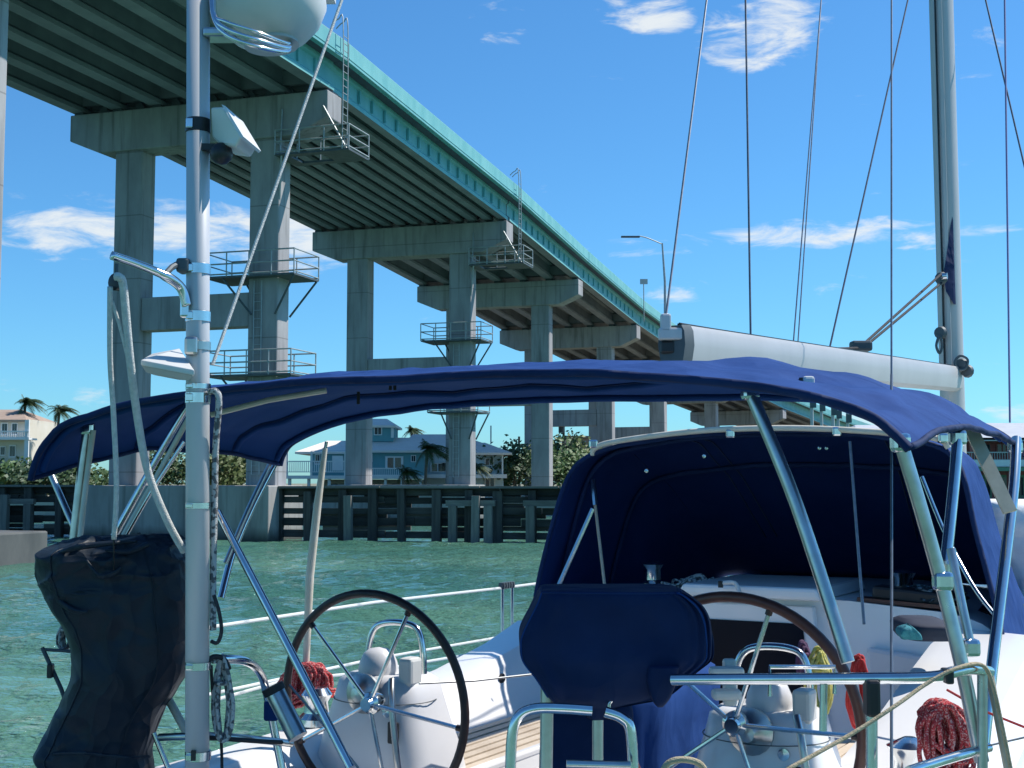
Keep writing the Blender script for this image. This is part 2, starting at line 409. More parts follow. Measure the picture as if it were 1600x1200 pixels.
xs = axis_pts(-700, -32, 22, 700, .26, 10); ys = axis_pts(-250, 9, 70, 130, .26, 8)
rw = random.Random(5)
waves = []
for i in range(16):
    lam = .7 * 1.16 ** i * .8; th = rw.gauss(1.35, .5); k = 2 * math.pi / lam
    waves.append((k * math.cos(th), k * math.sin(th), rw.random() * 6.28, .011 * lam ** .55))
wv = []
for y in ys:
    for x in xs:
        fade = max(0, min(1, (x + 36) / 5, (28 - x) / 5, (y - 4) / 5, (76 - y) / 5))
        z = 0
        if fade > 0:
            z = fade * sum(A * math.sin(kx * x + ky * y + ph) for kx, ky, ph, A in waves)
        wv.append((x, y, z))
nx = len(xs)
b = MB().add(wv, [(j * nx + i, j * nx + i + 1, (j + 1) * nx + i + 1, (j + 1) * nx + i) for j in range(len(ys) - 1) for i in range(nx - 1)])
structure(b.build('water', 'water', angle=180))
b = MB().box((0, 2605, .2), (6000, 5000, 2.0))
structure(b.build('ground', 'soil', smooth=False))
b = MB()
b.box((0, 104.8, .1), (700, .5, 2.6))
tag(b.build('seawall', 'seawall', smooth=False), 'long low pale seawall along the far shore', 'seawall')


# ------------------------------------------------------------------ the bridge
bridge = root('road_bridge', (-11, 62, 0), 'high concrete road bridge with teal painted parapet crossing above the water', 'bridge')
RC = [(-22.6, 24), (-17.75, 42.6), (-11.4, 61), (-3.3, 87), (2.45, 107), (9.1, 127), (16.5, 147), (25.4, 167), (35.5, 186), (47.5, 204), (61, 220), (76, 235)]
CT = [21.0, 20.85, 20.7, 19.85, 19.1, 17.75, 16.4, 14.8, 12.9, 10.7, 8.3, 6.0]
RC = [V((x, y, 0)) for x, y in RC]
PD, PR, PC = [], [], []
for i, p in enumerate(RC):
    d = (RC[min(i + 1, len(RC) - 1)] - RC[max(i - 1, 0)]).normalized()
    PD.append(d); PR.append(V((d.y, -d.x, 0))); PC.append(p - PR[-1] * 3.7)
GH = 1.36
for i in range(1, 11):
    c, d, r, zt = PC[i], PD[i], PR[i], CT[i]
    gz = -.9 if c.y < 104 else 1.0
    poly = [(-7.0, 0), (7.0, 0), (7.0, -1.25), (5.3, -2.0), (-5.3, -2.0), (-7.0, -1.3)]
    b = MB().prism([c + r * s + V((0, 0, zt + z)) - d * .75 for s, z in poly], d * 1.5)
    cap = b.build('pier_cap', 'concrete', bridge, smooth=False, bevel=.05)
    for k in range(7):
        s = -6.65 + 2.2167 * k
        MB().box(c + r * s + V((0, 0, zt + .07)), (.5, 1.1, .14), (r, d, V((0, 0, 1)))).build('bearing_pad', 'steel_dark', cap, smooth=False)
    for s in (-3.7, 3.7):
        q = c + r * s
        MB().box(q + V((0, 0, (zt - 1.95 + gz) / 2)), (1.55, 1.15, zt - 1.95 - gz), (r, d, V((0, 0, 1)))).build('column', 'concrete', bridge, smooth=False, bevel=.09)
    if zt > 12:
        st = .60 * (zt - 1.95) + .25
        MB().box(c + V((0, 0, st - .8)), (7.4 - 1.55, .9, 1.6), (r, d, V((0, 0, 1)))).build('strut_beam', 'concrete', bridge, smooth=False, bevel=.04)
sec = [(-.30, 0), (.30, 0), (.30, .20), (.10, .40), (.10, 1.08), (.25, 1.18), (.25, GH), (-.25, GH), (-.25, 1.18), (-.10, 1.08), (-.10, .40), (-.30, .20)]
for i in range(0, 11):
    p0, p1 = PC[i], PC[i + 1]; r0, r1 = PR[i], PR[i + 1]; z0, z1 = CT[i] + .14, CT[i + 1] + .14
    d = (p1 - p0).normalized(); e0, e1 = d * .03, -d * .03
    def P(s, z, e): return (p0 + r0 * s + e0 + V((0, 0, z0 + z))) if e == 0 else (p1 + r1 * s + e1 + V((0, 0, z1 + z)))
    ng = 14 if i == 2 else 7
    for k in range(ng):
        s = -6.65 + 13.3 / (ng - 1) * k; fw = .8 if ng == 14 else 1.1
        b = MB(); n = len(sec); m2 = 1 if k == ng - 1 else 0
        vs = [P(s + x * fw, z, 0) for x, z in sec] + [P(s + x * fw, z, 1) for x, z in sec]
        b.add(vs, [(q, (q + 1) % n, n + (q + 1) % n, n + q) for q in range(1, n)], m2)
        b.add(vs, [(0, 1, n + 1, n), tuple(range(n - 1, -1, -1)), tuple(range(n, 2 * n))], 0)
        g = b.build('girder', ['girder', 'teal'], bridge, smooth=False)
        if k == ng - 1 and i < 6:
            L_ = (p1 - p0).length; cnt = int(L_ / 1.55)
            for q in range(1, cnt):
                t = q / cnt; w = P(s, 0, 0).lerp(P(s, 0, 1), t); rr = r0.lerp(r1, t).normalized()
                MB().box(w + rr * .16 + V((0, 0, .74)), (.12, .09, .62), (rr, d, V((0, 0, 1)))).build('stiffener', 'teal', g, smooth=False)
    for nm, s0, s1, za, zb, mt in (('deck_slab', -7.65, 7.42, GH + .002, GH + .24, 'slab'), ('parapet', 7.42, 7.70, GH - .06, GH + .84, 'teal'), ('parapet', -7.9, -7.65, GH - .06, GH + .84, 'teal')):
        vs = [P(s, z, e) for e in (0, 1) for s, z in ((s0, za), (s1, za), (s1, zb), (s0, zb))]
        o = MB().add(vs, [(3, 2, 1, 0), (4, 5, 6, 7), (0, 1, 5, 4), (1, 2, 6, 5), (2, 3, 7, 6), (3, 0, 4, 7)]).build(nm, mt, bridge, smooth=False, bevel=.02 if nm == 'parapet' else 0)
        if nm == 'parapet' and s0 > 0:
            MB().beam(P(7.5, GH + .89, 0), P(7.5, GH + .89, 1), .16, .10).build('rail_cap', 'galv', o, smooth=False)
            MB().beam(P(7.7, GH + .12, 0), P(7.7, GH + .12, 1), .05, .05).build('drip_edge', 'teal', o, smooth=False)
    for e in (0, 1):
        a_, b_ = P(-6.5, .7, e), P(6.5, .7, e); o_ = d * (.35 if e == 0 else -.35)
        MB().beam(a_ + o_, b_ + o_, .22, .7).build('diaphragm', 'girder', bridge, smooth=False)


def platform(i, s_c, zf, sx0, sx1, half, brace=True, name='inspection_platform'):
    """a steel walkway round a pier, floor zf, from sx0 to sx1 along the cap"""
    c, d, r = PC[i] + PR[i] * s_c, PD[i], PR[i]
    t = sub(name, bridge); Z = V((0, 0, 1))
    def Q(s, f, z): return c + r * s + d * f + V((0, 0, z))
    for f0, f1 in ((-half, -.62), (.62, half)):
        MB().box(Q((sx0 + sx1) / 2, (f0 + f1) / 2, zf), (sx1 - sx0, f1 - f0, .09), (r, d, Z)).build('walkway', 'steel_dark', t, smooth=False)
    for s0, s1 in ((sx0, -.82), (.82, sx1)):
        if s1 - s0 > .3:
            MB().box(Q((s0 + s1) / 2, 0, zf), (s1 - s0, 1.236, .09), (r, d, Z)).build('walkway', 'steel_dark', t, smooth=False)
    for f in (-half, half):
        for z in (1.15, .6, .12):
            MB().tube([Q(sx0, f, zf + z), Q(sx1, f, zf + z)], .035, 6).build('rail', 'galv', t)
        n = max(2, round((sx1 - sx0) / 1.1))
        for k in range(n + 1):
            s = sx0 + (sx1 - sx0) * k / n
            MB().tube([Q(s, f, zf), Q(s, f, zf + 1.15)], .035, 6).build('post', 'galv', t)
    for s in (sx0, sx1):
        for z in (1.15, .6, .12):
            MB().tube([Q(s, -half, zf + z), Q(s, half, zf + z)], .035, 6).build('rail', 'galv', t)
    if brace:
        for f in (-half + .1, half - .1):
            MB().tube([Q(sx0 + .9, f, zf - .05), Q(-.5, f * .62, zf - 1.75)], .055, 6).build('brace', 'steel_dark', t)
            MB().tube([Q(sx1 - .05, f, zf - .05), Q(.72, f * .62, zf - 1.75)], .055, 6).build('brace', 'steel_dark', t)
    return t


platform(2, 3.7, 12.15, -2.7, 1.95, 1.25)
platform(2, 3.7, 7.55, -2.7, 1.85, 1.25)
platform(3, 3.7, 12.0, -2.5, 1.7, 1.25)
platform(3, 3.7, 7.25, -2.0, 1.5, 1.25)
for i, z in ((2, 17.75), (3, 16.95)):
    t = platform(i, 5.9, z, -1.4, 2.35, 1.1, brace=False, name='hanging_platform')
    c, d, r = PC[i], PD[i], PR[i]
    MB().tube([c + r * 4.8 - d * 1.0 + V((0, 0, z)), c + r * 4.4 - d * .4 + V((0, 0, z - 2.2))], .05, 6).build('brace', 'galv', t)
    for f in (-.25, .25):
        q = c + r * 7.95 + d * (f - .9)
        MB().tube(spline([q + V((0, 0, z)), q + V((0, 0, z + 5.7)), q - r * .25 + V((0, 0, z + 6.05)), q - r * .6 + V((0, 0, z + 5.8))], 5), .028, 6).build('ladder_rail', 'galv', t)
    for k in range(16):
        q = c + r * 7.95 - d * .9 + V((0, 0, z + .3 + k * .33))
        MB().tube([q - d * .25, q + d * .25], .018, 5).build('rung', 'galv', t)
    for s in (4.7, 8.1):
        MB().tube([c + r * s - d * .95 + V((0, 0, z)), c + r * min(s, 6.8) - d * .82 + V((0, 0, z + 2.2))], .045, 6).build('hanger', 'galv', t)
# ladder strip on the face of the near columns
for i, z0, z1 in ((2, 3.0, 12.0), (3, 3.0, 11.8)):
    t = sub('column_ladder', bridge); c, d, r = PC[i] + PR[i] * 3.5 - PD[i] * .68, PD[i], PR[i]
    for f in (-.2, .2): MB().tube([c + r * f + V((0, 0, z0)), c + r * f + V((0, 0, z1))], .025, 5).build('ladder_rail', 'galv', t)
    for k in range(int((z1 - z0) / .4)): MB().tube([c - r * .2 + V((0, 0, z0 + .4 * k)), c + r * .2 + V((0, 0, z0 + .4 * k))], .016, 4).build('rung', 'galv', t)
# footings
for i in (2, 3):
    c, d, r = PC[i], PD[i], PR[i]
    MB().box(c + V((0, 0, .8)) + r * -.22, (9.95, 3.4, 3.4), (r, d, V((0, 0, 1)))).build('footing', 'concrete_wet', bridge, smooth=False, bevel=.06)

c, d, r = PC[1], PD[1], PR[1]
MB().box(c + V((0, 0, .03)) + r * 0.55, (10.3, 3.4, 2.0), (r, d, V((0, 0, 1)))).build('footing', 'concrete_shaded', bridge, smooth=False, bevel=.06)

# street lamp and sign behind the parapet
def on_deck(i, t, s, z):
    p = (PC[i] + PR[i] * s).lerp(PC[i + 1] + PR[i + 1] * s, t); p.z = CT[i] + (CT[i + 1] - CT[i]) * t + .14 + GH + z
    return p
q = at(1040, 560, 138); zt = at(1034, 380, 138).z
base = V((q.x, q.y, CT[5] + 1.9))
lamp = root('street_lamp', base, 'tall galvanised street lamp with curved arm standing on the bridge', 'street lamp')
MB().tube([base, base + V((0, 0, (zt - base.z) * .5)), V((base.x - .25, base.y, zt))], [.16, .13, .09], 8).build('pole', 'galv', lamp)
arm = [V((base.x - .25, base.y, zt - .1)), at(1012, 372, 138), at(1000, 369, 138)]
MB().tube(spline(arm, 5), .06, 6).build('arm', 'galv', lamp)
hd = at(985, 370, 138); MB().box(hd, (2.0, .35, .18)).build('lamp_head', 'steel_dark', lamp, smooth=False, bevel=.05)
q = at(1006, 478, 124); base = V((q.x, q.y, q.z - 1.5))
sg = root('road_sign', base, 'small sign with two boards on a thin post above the parapet', 'sign')
MB().tube([base, V((base.x, base.y, at(1006, 438, 124).z))], .05, 6).build('post', 'galv', sg)
for px in (1003, 1009): MB().box(at(px, 440, 123.9), (.36, .05, .5)).build('board', 'house_grey', sg, smooth=False)

# ------------------------------------------------------------------ timber fenders
TB = None
def fender(name, label, A, Bp, z_top, seed):
    global TB
    if TB is None: TB = {k: unit_box(k) for k in ('timber', 'timber_grey')}
    rd = random.Random(seed); A, Bp = V(A), V(Bp); d = (Bp - A); L_ = d.length; d.normalize(); nrm = V((d.y, -d.x, 0))
    if nrm.y > 0: nrm = -nrm
    t = root(name, A.lerp(Bp, .5), label, 'fender')
    rot = Matrix((d, -nrm, V((0, 0, 1)))).transposed().to_4x4()
    def bx(nm, s, f, z, sx, sy, sz, mt='timber', tilt=0):
        inst(TB[mt], nm, t, Matrix.Translation(A + d * s + nrm * f + V((0, 0, z))) @ rot @ Matrix.Rotation(tilt, 4, 'Y') @ Matrix.Diagonal((sx, sy, sz, 1)))
    n = int(L_ / 1.45)
    for k in range(n + 1):
        s = L_ * k / n + rd.uniform(-.1, .1); ht = z_top + rd.uniform(-.08, .12)
        bx('pile', s, rd.uniform(-.05, .1), ht / 2 - .5, rd.uniform(.28, .42), .36, ht + 1.0, tilt=rd.uniform(-.012, .012))
        if k % 4 == 2: bx('batter_pile', s + .4, .55, .75, .34, .34, 2.6, 'timber_grey', tilt=rd.uniform(-.02, .02))
    rows = [(.28, .34), (.86, .34), (1.36, .30), (1.84, .30), (z_top - .08, .36)]
    for z, h in rows:
        s = 0
        while s < L_ - .5:
            e = min(L_, s + rd.uniform(4.2, 6.4))
            bx('waler', (s + e) / 2, -.27 + rd.uniform(-.02, .02), z + rd.uniform(-.03, .03), e - s - .03, .14, h + rd.uniform(-.04, .04), tilt=rd.uniform(-.004, .004))
            s = e
    for z, h in ((.55, .20), (1.12, .26), (1.62, .24), (2.08, .22)):
        s = rd.uniform(0, 2)
        while s < L_ - 1.5:
            e = min(L_, s + rd.uniform(1.5, 4.4))
            if rd.random() < .62: bx('plank', (s + e) / 2, -.42, z + rd.uniform(-.05, .05), e - s - .05, .10, h, 'timber' if rd.random() < .7 else 'timber_grey')
            s = e + rd.uniform(0, 1.5)
    s = 0
    while s < L_ - .5:
        e = min(L_, s + rd.uniform(3, 5))
        bx('cap_board', (s + e) / 2, .0, z_top + .12, e - s - .04, .7, .10, 'timber_grey'); s = e
    for s, w in ((L_ * .44, 2.2), (L_ * .62, 2.6), (L_ * .80, 2.6)):
        bx('cross_beam', s, .42, 1.72, w, .28, .26, 'timber_grey')
        for o in (-w / 2 + .3, w / 2 - .3): bx('front_pile', s + o, .44, .55, .36, .34, 2.1, 'timber_grey')
    return t


fr = fender('timber_fender', 'long dark timber fender of piles and planks right of the concrete footing', (-10.6, 60.2, 0), (9.5, 56.6, 0), 2.3, 3)
fl = fender('timber_fender', 'dark open timber fender left of the concrete footing', (-40, 66.0, 0), (-20.4, 63.8, 0), 2.35, 8)

# ------------------------------------------------------------------ vegetation
def crown(b, c, rad, n, size, rd, flat=1.0, mi=0):
    c = V(c); cl = [V((rd.gauss(0, .42), rd.gauss(0, .42), rd.gauss(0, .38) * flat)) for _ in range(max(5, n // 45))]
    for _ in range(n):
        k = rd.choice(cl); p = k + V((rd.gauss(0, .19), rd.gauss(0, .19), rd.gauss(0, .15)))
        p = c + V((p.x * rad[0], p.y * rad[1], p.z * rad[2]))
        u = V((rd.gauss(0, 1), rd.gauss(0, 1), rd.gauss(0, .7))).normalized(); w = u.orthogonal().normalized() * size * rd.uniform(.5, 1.1); u = u * size * rd.uniform(.6, 1.3)
        b.add([p - u - w * .4, p + w, p + u - w * .3, p - w], [(0, 1, 2, 3)], mi)


def tree(name, label, px, Y, zg, h, wid, leafm, seed, cat='tree', group=None, n=900, size=.22):
    rd = random.Random(seed); x = (px - 800) / FPX * Y; base = V((x, Y, zg))
    t = root(name, base, label, cat, group)
    b = MB(); top = base + V((rd.uniform(-.2, .2), 0, h * .6))
    b.tube([base - V((0, 0, .2)), base + V((.05, 0, h * .3)), top], [.05 * h ** .8 * .6, .04 * h ** .8 * .6, .02 * h ** .8], 7)
    for k in range(5):
        q = base + V((0, 0, h * rd.uniform(.25, .5))); e = q + V((rd.uniform(-1, 1) * wid * .4, rd.uniform(-1, 1) * wid * .4, h * rd.uniform(.15, .35)))
        b.tube([q, q.lerp(e, .5) + V((0, 0, .1)), e], [.03 * h ** .7, .022 * h ** .7, .01], 5)
    b.build('trunk', 'bark', t)
    b = MB(); crown(b, base + V((0, 0, h * .62)), (wid * .62, wid * .6, h * .5), n, size, rd)
    b.build('crown', leafm, t, smooth=False)
    return t


def palm(label, px, py, Y, zg, size, lean, seed):
    rd = random.Random(seed); top = at(px, py, Y); base = V((top.x - lean * .5, Y, zg))
    t = root('palm_tree', base, label, 'palm tree', 'palm trees on the shore')
    MB().tube(spline([base, base.lerp(top, .5) + V((-lean * .15, 0, 0)), top], 5), [.16] * 2 + [.12] * 9, 7).build('trunk', 'bark', t)
    b = MB()
    for k in range(34):
        a = k * 2.4 + rd.uniform(-.3, .3); up = rd.uniform(-.35, .95); L_ = size * rd.uniform(.8, 1.1)
        dr = V((math.cos(a) * .85 + .55 * (1 if lean else 0), math.sin(a) * .85, up)).normalized()
        pts = [top + dr * (L_ * t_) + V((.14 * L_ * t_ * t_, 0, -.55 * L_ * t_ * t_)) for t_ in (0, .2, .4, .6, .8, 1)]
        sd_ = dr.cross(V((0, 0, 1))); sd_ = sd_.normalized() if sd_.length > .05 else V((1, 0, 0))
        for j in range(5):
            p, q = pts[j], pts[j + 1]
            for m_ in range(3):
                o = p.lerp(q, m_ / 3); w = size * .34 * (1 - (j * 3 + m_) / 18)
                for sg_ in (-1, 1):
                    tip = o + sd_ * (sg_ * w) + (q - p) * .8 + V((0, 0, -w * .55))
                    b.add([o, o + (q - p) * .3, tip], [(0, 1, 2)])
    b.build('crown', 'palm_leaf', t, smooth=False)


palm('windswept palm beside the cream house, the left of the two', 40, 628, 118, 1.2, 1.7, .5, 1)
palm('windswept palm just left of the bimini corner', 93, 640, 116, 1.2, 1.6, .5, 2)
palm('tall palm in front of the pale blue house', 668, 700, 108, 1.2, 1.9, .35, 3)
palm('short palm below the teal house window', 632, 736, 107, 1.2, 1.4, .3, 4)
palm('dark palm top rising behind the cream hip roof', 643, 672, 150, 1.2, 1.5, .1, 5)
palm('small palm tree right of the teal house in front of pale blue porch', 742, 728, 110, 1.2, 1.3, .2, 7)
k = 0
for px, Y, h, w, lm, lab in ((20, 112, 3.4, 5, 'leaf', 'green shrub below the cream house at the left edge'), (75, 110, 3.0, 4.5, 'leaf_dark', 'dark green shrub above the left fender'),
                             (120, 112, 3.2, 4.5, 'leaf', 'green shrub beside the left bridge column'), (262, 114, 4.0, 4, 'leaf', 'green tree between the two near columns'),
                             (345, 112, 4.4, 4.5, 'leaf_light', 'yellow green tree right of the silver pole'), (372, 116, 4.0, 4, 'leaf', 'tree half behind the near right column'),
                             (803, 118, 4.6, 4.6, 'leaf_dark', 'dark round tree between the pale blue house and a column'), (770, 125, 3.2, 4, 'leaf', 'low bush behind the pale blue house'),
                             (872, 125, 6.0, 3.6, 'leaf_dark', 'tall dark tree beside the thin utility pole'), (897, 116, 4.8, 5, 'leaf', 'bushy tree below the pink building'),
                             (920, 118, 4.6, 4, 'leaf_light', 'light green bush beside the dodger'), (1318, 175, 4.2, 6, 'leaf_dark', 'far dark tree above the dodger rail'),
                             (1385, 170, 4.6, 6, 'leaf', 'far green tree beneath the bimini edge')):
    tree('shore_tree', lab, px, Y, 1.2, h, w, lm, 40 + k, group='trees and shrubs on the far shore', n=1700, size=.19); k += 1


# ------------------------------------------------------------------ far buildings
def wbox(px0, py0, px1, py1, Y, dep, Y1=None):
    a, c = at(px0, py0, Y), at(px1, py1, Y)
    return (V(((a.x + c.x) / 2, Y + dep / 2, (a.z + c.z) / 2)), (abs(c.x - a.x), dep, abs(a.z - c.z)))


def rect(t, name, m, px0, py0, px1, py1, Y, dep, bevel=0):
    c, s = wbox(px0, py0, px1, py1, Y, dep)
    return MB().box(c, s).build(name, m, t, smooth=False, bevel=bevel)


def window(t, px0, py0, px1, py1, Y, mull=True, fm='trim_white'):
    w = rect(t, 'window', fm, px0, py0, px1, py1, Y - .08, .1)
    dx = max((px1 - px0) * .13, 1); dy = max((py1 - py0) * .11, .9); xm = (px0 + px1) / 2
    for x0, x1 in (((px0 + dx, xm - dx * .35), (xm + dx * .35, px1 - dx)) if mull else ((px0 + dx, px1 - dx),)):
        rect(w, 'pane', 'glass_dark', x0, py0 + dy, x1, py1 - dy, Y - .1, .06)
    return w


def hip(t, px0, px1, pye, pyr, rx0, rx1, Y, dep, m, name='roof', over=.4):
    e0, e1 = at(px0, pye, Y), at(px1, pye, Y); z0 = e0.z; z1 = at(px0, pyr, Y).z
    r0, r1 = at(rx0, pyr, Y), at(rx1, pyr, Y)
    y0, y1, ym = Y - over, Y + dep + over, Y + dep / 2
    vs = [V((e0.x, y0, z0)), V((e1.x, y0, z0)), V((e1.x, y1, z0)), V((e0.x, y1, z0)), V((r0.x, ym, z1)), V((r1.x, ym, z1))]
    lo = [p - V((0, 0, .18)) for p in vs[:4]]
    b = MB().add(vs + lo, [(0, 1, 5, 4), (1, 2, 5), (2, 3, 4, 5), (3, 0, 4), (0, 6, 7, 1), (1, 7, 8, 2), (2, 8, 9, 3), (3, 9, 6, 0), (9, 8, 7, 6)])
    return b.build(name, m, t, smooth=False)


def railing(t, px0, px1, pyt, pyb, Y, m='trim_white', step=3.2, dep=0):
    r = sub('balcony_railing', t)
    rect(r, 'top_rail', m, px0, pyt, px1, pyt + 1.6, Y, .1); rect(r, 'bottom_rail', m, px0, pyb - 1.2, px1, pyb, Y, .1)
    x = px0
    while x <= px1:
        rect(r, 'baluster', m, x, pyt + 1.6, x + .9, pyb - 1.2, Y + .02, .06); x += step
    return r


# teal house on the far shore
YH = 114
h1 = root('stilt_house', at(560, 778, YH + 4), 'teal two storey waterfront house with cream hip roofs and white balcony', 'house')
rect(h1, 'wall', 'house_teal', 486, 704, 662, 748, YH, 9)
rect(h1, 'upper_wall', 'house_teal', 548, 664, 614, 690, YH + 2.5, 5)
hip(h1, 545, 620, 665, 652, 560, 600, YH + 2.4, 5.4, 'roof_cream', 'upper_roof')
hip(h1, 462, 560, 706, 686, 500, 545, YH, 9, 'roof_cream'); hip(h1, 556, 668, 704, 681, 575, 640, YH - .2, 9, 'roof_cream')
window(h1, 584, 667, 597, 680, YH + 2.5); rect(h1, 'corner_board', 'trim_white', 611, 665, 615, 684, YH + 2.42, .1)
rect(h1, 'corner_board', 'trim_white', 574, 666, 580, 680, YH + 2.44, .06)
for x0, x1, y0, y1 in ((492, 500, 709, 726), (504, 510, 709, 738), (602, 630, 713, 733), (576, 582, 709, 722), (642, 650, 711, 722)):
    window(h1, x0, y0, x1, y1, YH)
rect(h1, 'shutter_door', 'trim_white', 519, 712, 536, 735, YH - .15, .1)
rect(h1, 'porch_floor', 'trim_white', 443, 743, 662, 748, YH - 2.4, 3)
railing(h1, 446, 538, 720, 738, YH - 2.3); railing(h1, 574, 640, 731, 743, YH - 2.3)
for px in (447, 485, 538, 575): rect(h1, 'porch_post', 'trim_white', px, 705, px + 2.6, 743, YH - 2.35, .15)
for px in (450, 480, 512, 538, 576, 600, 626, 655): rect(h1, 'stilt', 'trim_white', px, 748, px + 4, 788, YH - 2.0, .3)
rect(h1, 'ground_wall', 'house_cream', 500, 749, 660, 790, YH + 2, 4)
for px in (512, 580, 612, 634): rect(h1, 'garage_opening', 'glass_dark', px, 756, px + 15, 786, YH + 1.94, .1)
# pale blue house
h2 = root('blue_house', at(710, 778, YH + 6), 'pale blue waterfront house with broad cream hip roof', 'house')
rect(h2, 'wall', 'house_blue', 662, 708, 786, 790, YH + 3, 8)
hip(h2, 614, 798, 707, 676, 640, 712, YH + 3, 8, 'roof_cream')
hip(h2, 735, 800, 707.5, 690, 748, 757, YH + 1.2, 6, 'roof_cream', 'porch_roof')
for x0, x1, y0, y1 in ((672, 696, 723, 738), (690, 700, 722, 736), (757, 774, 740, 762), (757, 772, 716, 728), (712, 728, 720, 736)):
    window(h2, x0, y0, x1, y1, YH + 2.9)
rect(h2, 'porch_floor', 'trim_white', 655, 741, 792, 747, YH + 1, 2)
for px in (737, 784): rect(h2, 'porch_post', 'trim_white', px, 707, px + 2.4, 741, YH + 1.2, .15)
rect(h2, 'chimney_vent', 'roof_grey', 766, 665, 768, 694, YH + 6, .2)
# pink block
h3 = root('apartment_block', at(920, 775, 165), 'pinkish flat roofed apartment block behind the trees', 'building')
rect(h3, 'wall', 'house_pink', 884, 684, 960, 780, 160, 14); rect(h3, 'roof', 'roof_brown', 882, 681, 962, 684.5, 159.6, 15)
for px in (893, 908, 924):
    for py in (689, 707, 725): window(h3, px, py, px + 8, py + 7, 160)
# cream house at far left
h4 = root('cream_house', at(5, 775, 118), 'cream house with brown hip roof at the left edge', 'house')
rect(h4, 'wall', 'house_cream', -40, 655, 41, 780, 115, 8); hip(h4, -48, 44, 656, 636, -30, 8, 115, 8, 'roof_brown')
rect(h4, 'porch_floor', 'trim_white', -40, 684, 45, 687, 113.4, 2); railing(h4, -38, 45, 673, 684, 113.4)
rect(h4, 'porch_post', 'trim_white', 39, 656, 42, 780, 113.5, .2)
for x0, x1, y0, y1 in ((2, 12, 660, 680), (18, 27, 660, 680), (0, 8, 697, 712), (14, 24, 695, 715)): window(h4, x0, y0, x1, y1, 115)
b = root('garden_shed', at(50, 775, 121), 'small white shed beside the left palms', 'shed')
rect(b, 'wall', 'trim_white', 44, 688, 56, 780, 119.5, 3); hip(b, 42, 59, 688, 679, 46, 54, 119.5, 3, 'roof_grey')
# maroon building on the right
YM = 104
h5 = root('dockside_building', at(1540, 790, YM + 5), 'maroon two storey dockside building with grey roof and green trim', 'building')
rect(h5, 'wall', 'house_maroon', 1420, 680, 1700, 790, YM + 2, 9)
hip(h5, 1405, 1710, 684, 655, 1440, 1680, YM - .6, 13, 'roof_grey')
rect(h5, 'fascia', 'house_grey', 1408, 684, 1708, 689, YM - 1.0, .3); rect(h5, 'balcony_floor', 'trim_white', 1425, 719, 1700, 729, YM - .6, 2.6)
rect(h5, 'green_fascia', 'trim_green', 1425, 730, 1700, 736, YM - .8, .3)
for px in (1430, 1478, 1515, 1574, 1630): rect(h5, 'porch_post', 'house_maroon', px, 686, px + 7, 790, YM - .5, .4)
for px in (1440, 1486, 1530, 1556, 1590, 1612):
    window(h5, px, 692, px + 20, 713, YM + 2, fm='house_maroon'); window(h5, px, 742, px + 20, 778, YM + 2, fm='trim_green')
railing(h5, 1430, 1660, 706, 719, YM - .55, 'house_grey', 4)
# white roofed buildings behind the dodger
for i, (x0, x1, y, lab) in enumerate(((1300, 1345, 668, 'small grey roofed building seen above the left of the dodger rail'), (1340, 1410, 664, 'low pale building under the bimini edge'))):
    h = root('shore_building', at((x0 + x1) / 2, 775, 172 + 8 * i), lab, 'building')
    rect(h, 'wall', 'house_grey', x0, y + 6, x1, 790, 168 + 8 * i, 8); hip(h, x0 - 4, x1 + 4, y + 7, y - 2, x0 + 8, x1 - 8, 168 + 8 * i, 8, 'roof_grey')
    for px in range(x0 + 6, x1 - 8, 14): window(h, px, y + 11, px + 7, y + 20, 168 + 8 * i, False)
# utility poles and distant masts
for i, (px, y0, y1, Y, w, lab) in enumerate(((811, 682, 775, 140, .30, 'wooden utility pole with cross arms above the dark round tree'), (822, 672, 775, 150, .2, 'thin utility pole right of the cross arm pole'), (881, 662, 775, 130, .28, 'utility pole with a transformer beside the tall dark tree'))):
    p0, p1 = at(px, y1, Y), at(px, y0, Y)
    t = root('utility_pole', p0, lab, 'utility pole', 'utility poles on the far shore')
    MB().tube([p0, V((p0.x, Y, p1.z))], [w * .6, w * .4], 7).build('post', 'bark', t)
    if i == 0:
        for py in (694, 702): rect(t, 'cross_arm', 'bark', px - 11, py, px + 11, py + 2.4, Y - .2, .15)
    if i == 2: MB().lathe(at(px - 4, 676, Y - .3), [(.0, 0), (.28, 0), (.28, 1.0), (0, 1.05)], n=10).build('transformer', 'steel_dark', t)
for i, (px, y0, Y, mt) in enumerate(((1271, 600, 70, 'alu_spar'), (1286, 600, 76, 'alu_spar'), (1304, 604, 74, 'alu_spar'), (1312, 610, 82, 'alu_spar'), (1327, 612, 78, 'alu_spar'))):
    p0 = at(px, 800, Y); p0.z = 0; p1 = at(px, 560, Y)
    t = root('distant_mast', p0, ['leftmost', 'second', 'middle', 'fourth', 'rightmost'][i] + ' of the five thin far masts seen under the bimini', 'mast', 'far masts behind the dodger')
    MB().tube([p0 - V((0, 0, .5)), V((p0.x, Y, p1.z))], [.12, .08], 7).build('post', mt, t)
    MB().tube([V((p0.x - .6, Y, p1.z - 1.5)), V((p0.x + .6, Y, p1.z - 1.5))], .04, 5).build('spreader', mt, t)
    MB().box(V((p0.x + .05, Y - .12, at(px, 630 + 6 * i, Y).z)), (.3, .2, .5)).build('winch', 'steel_dark', t, smooth=False)

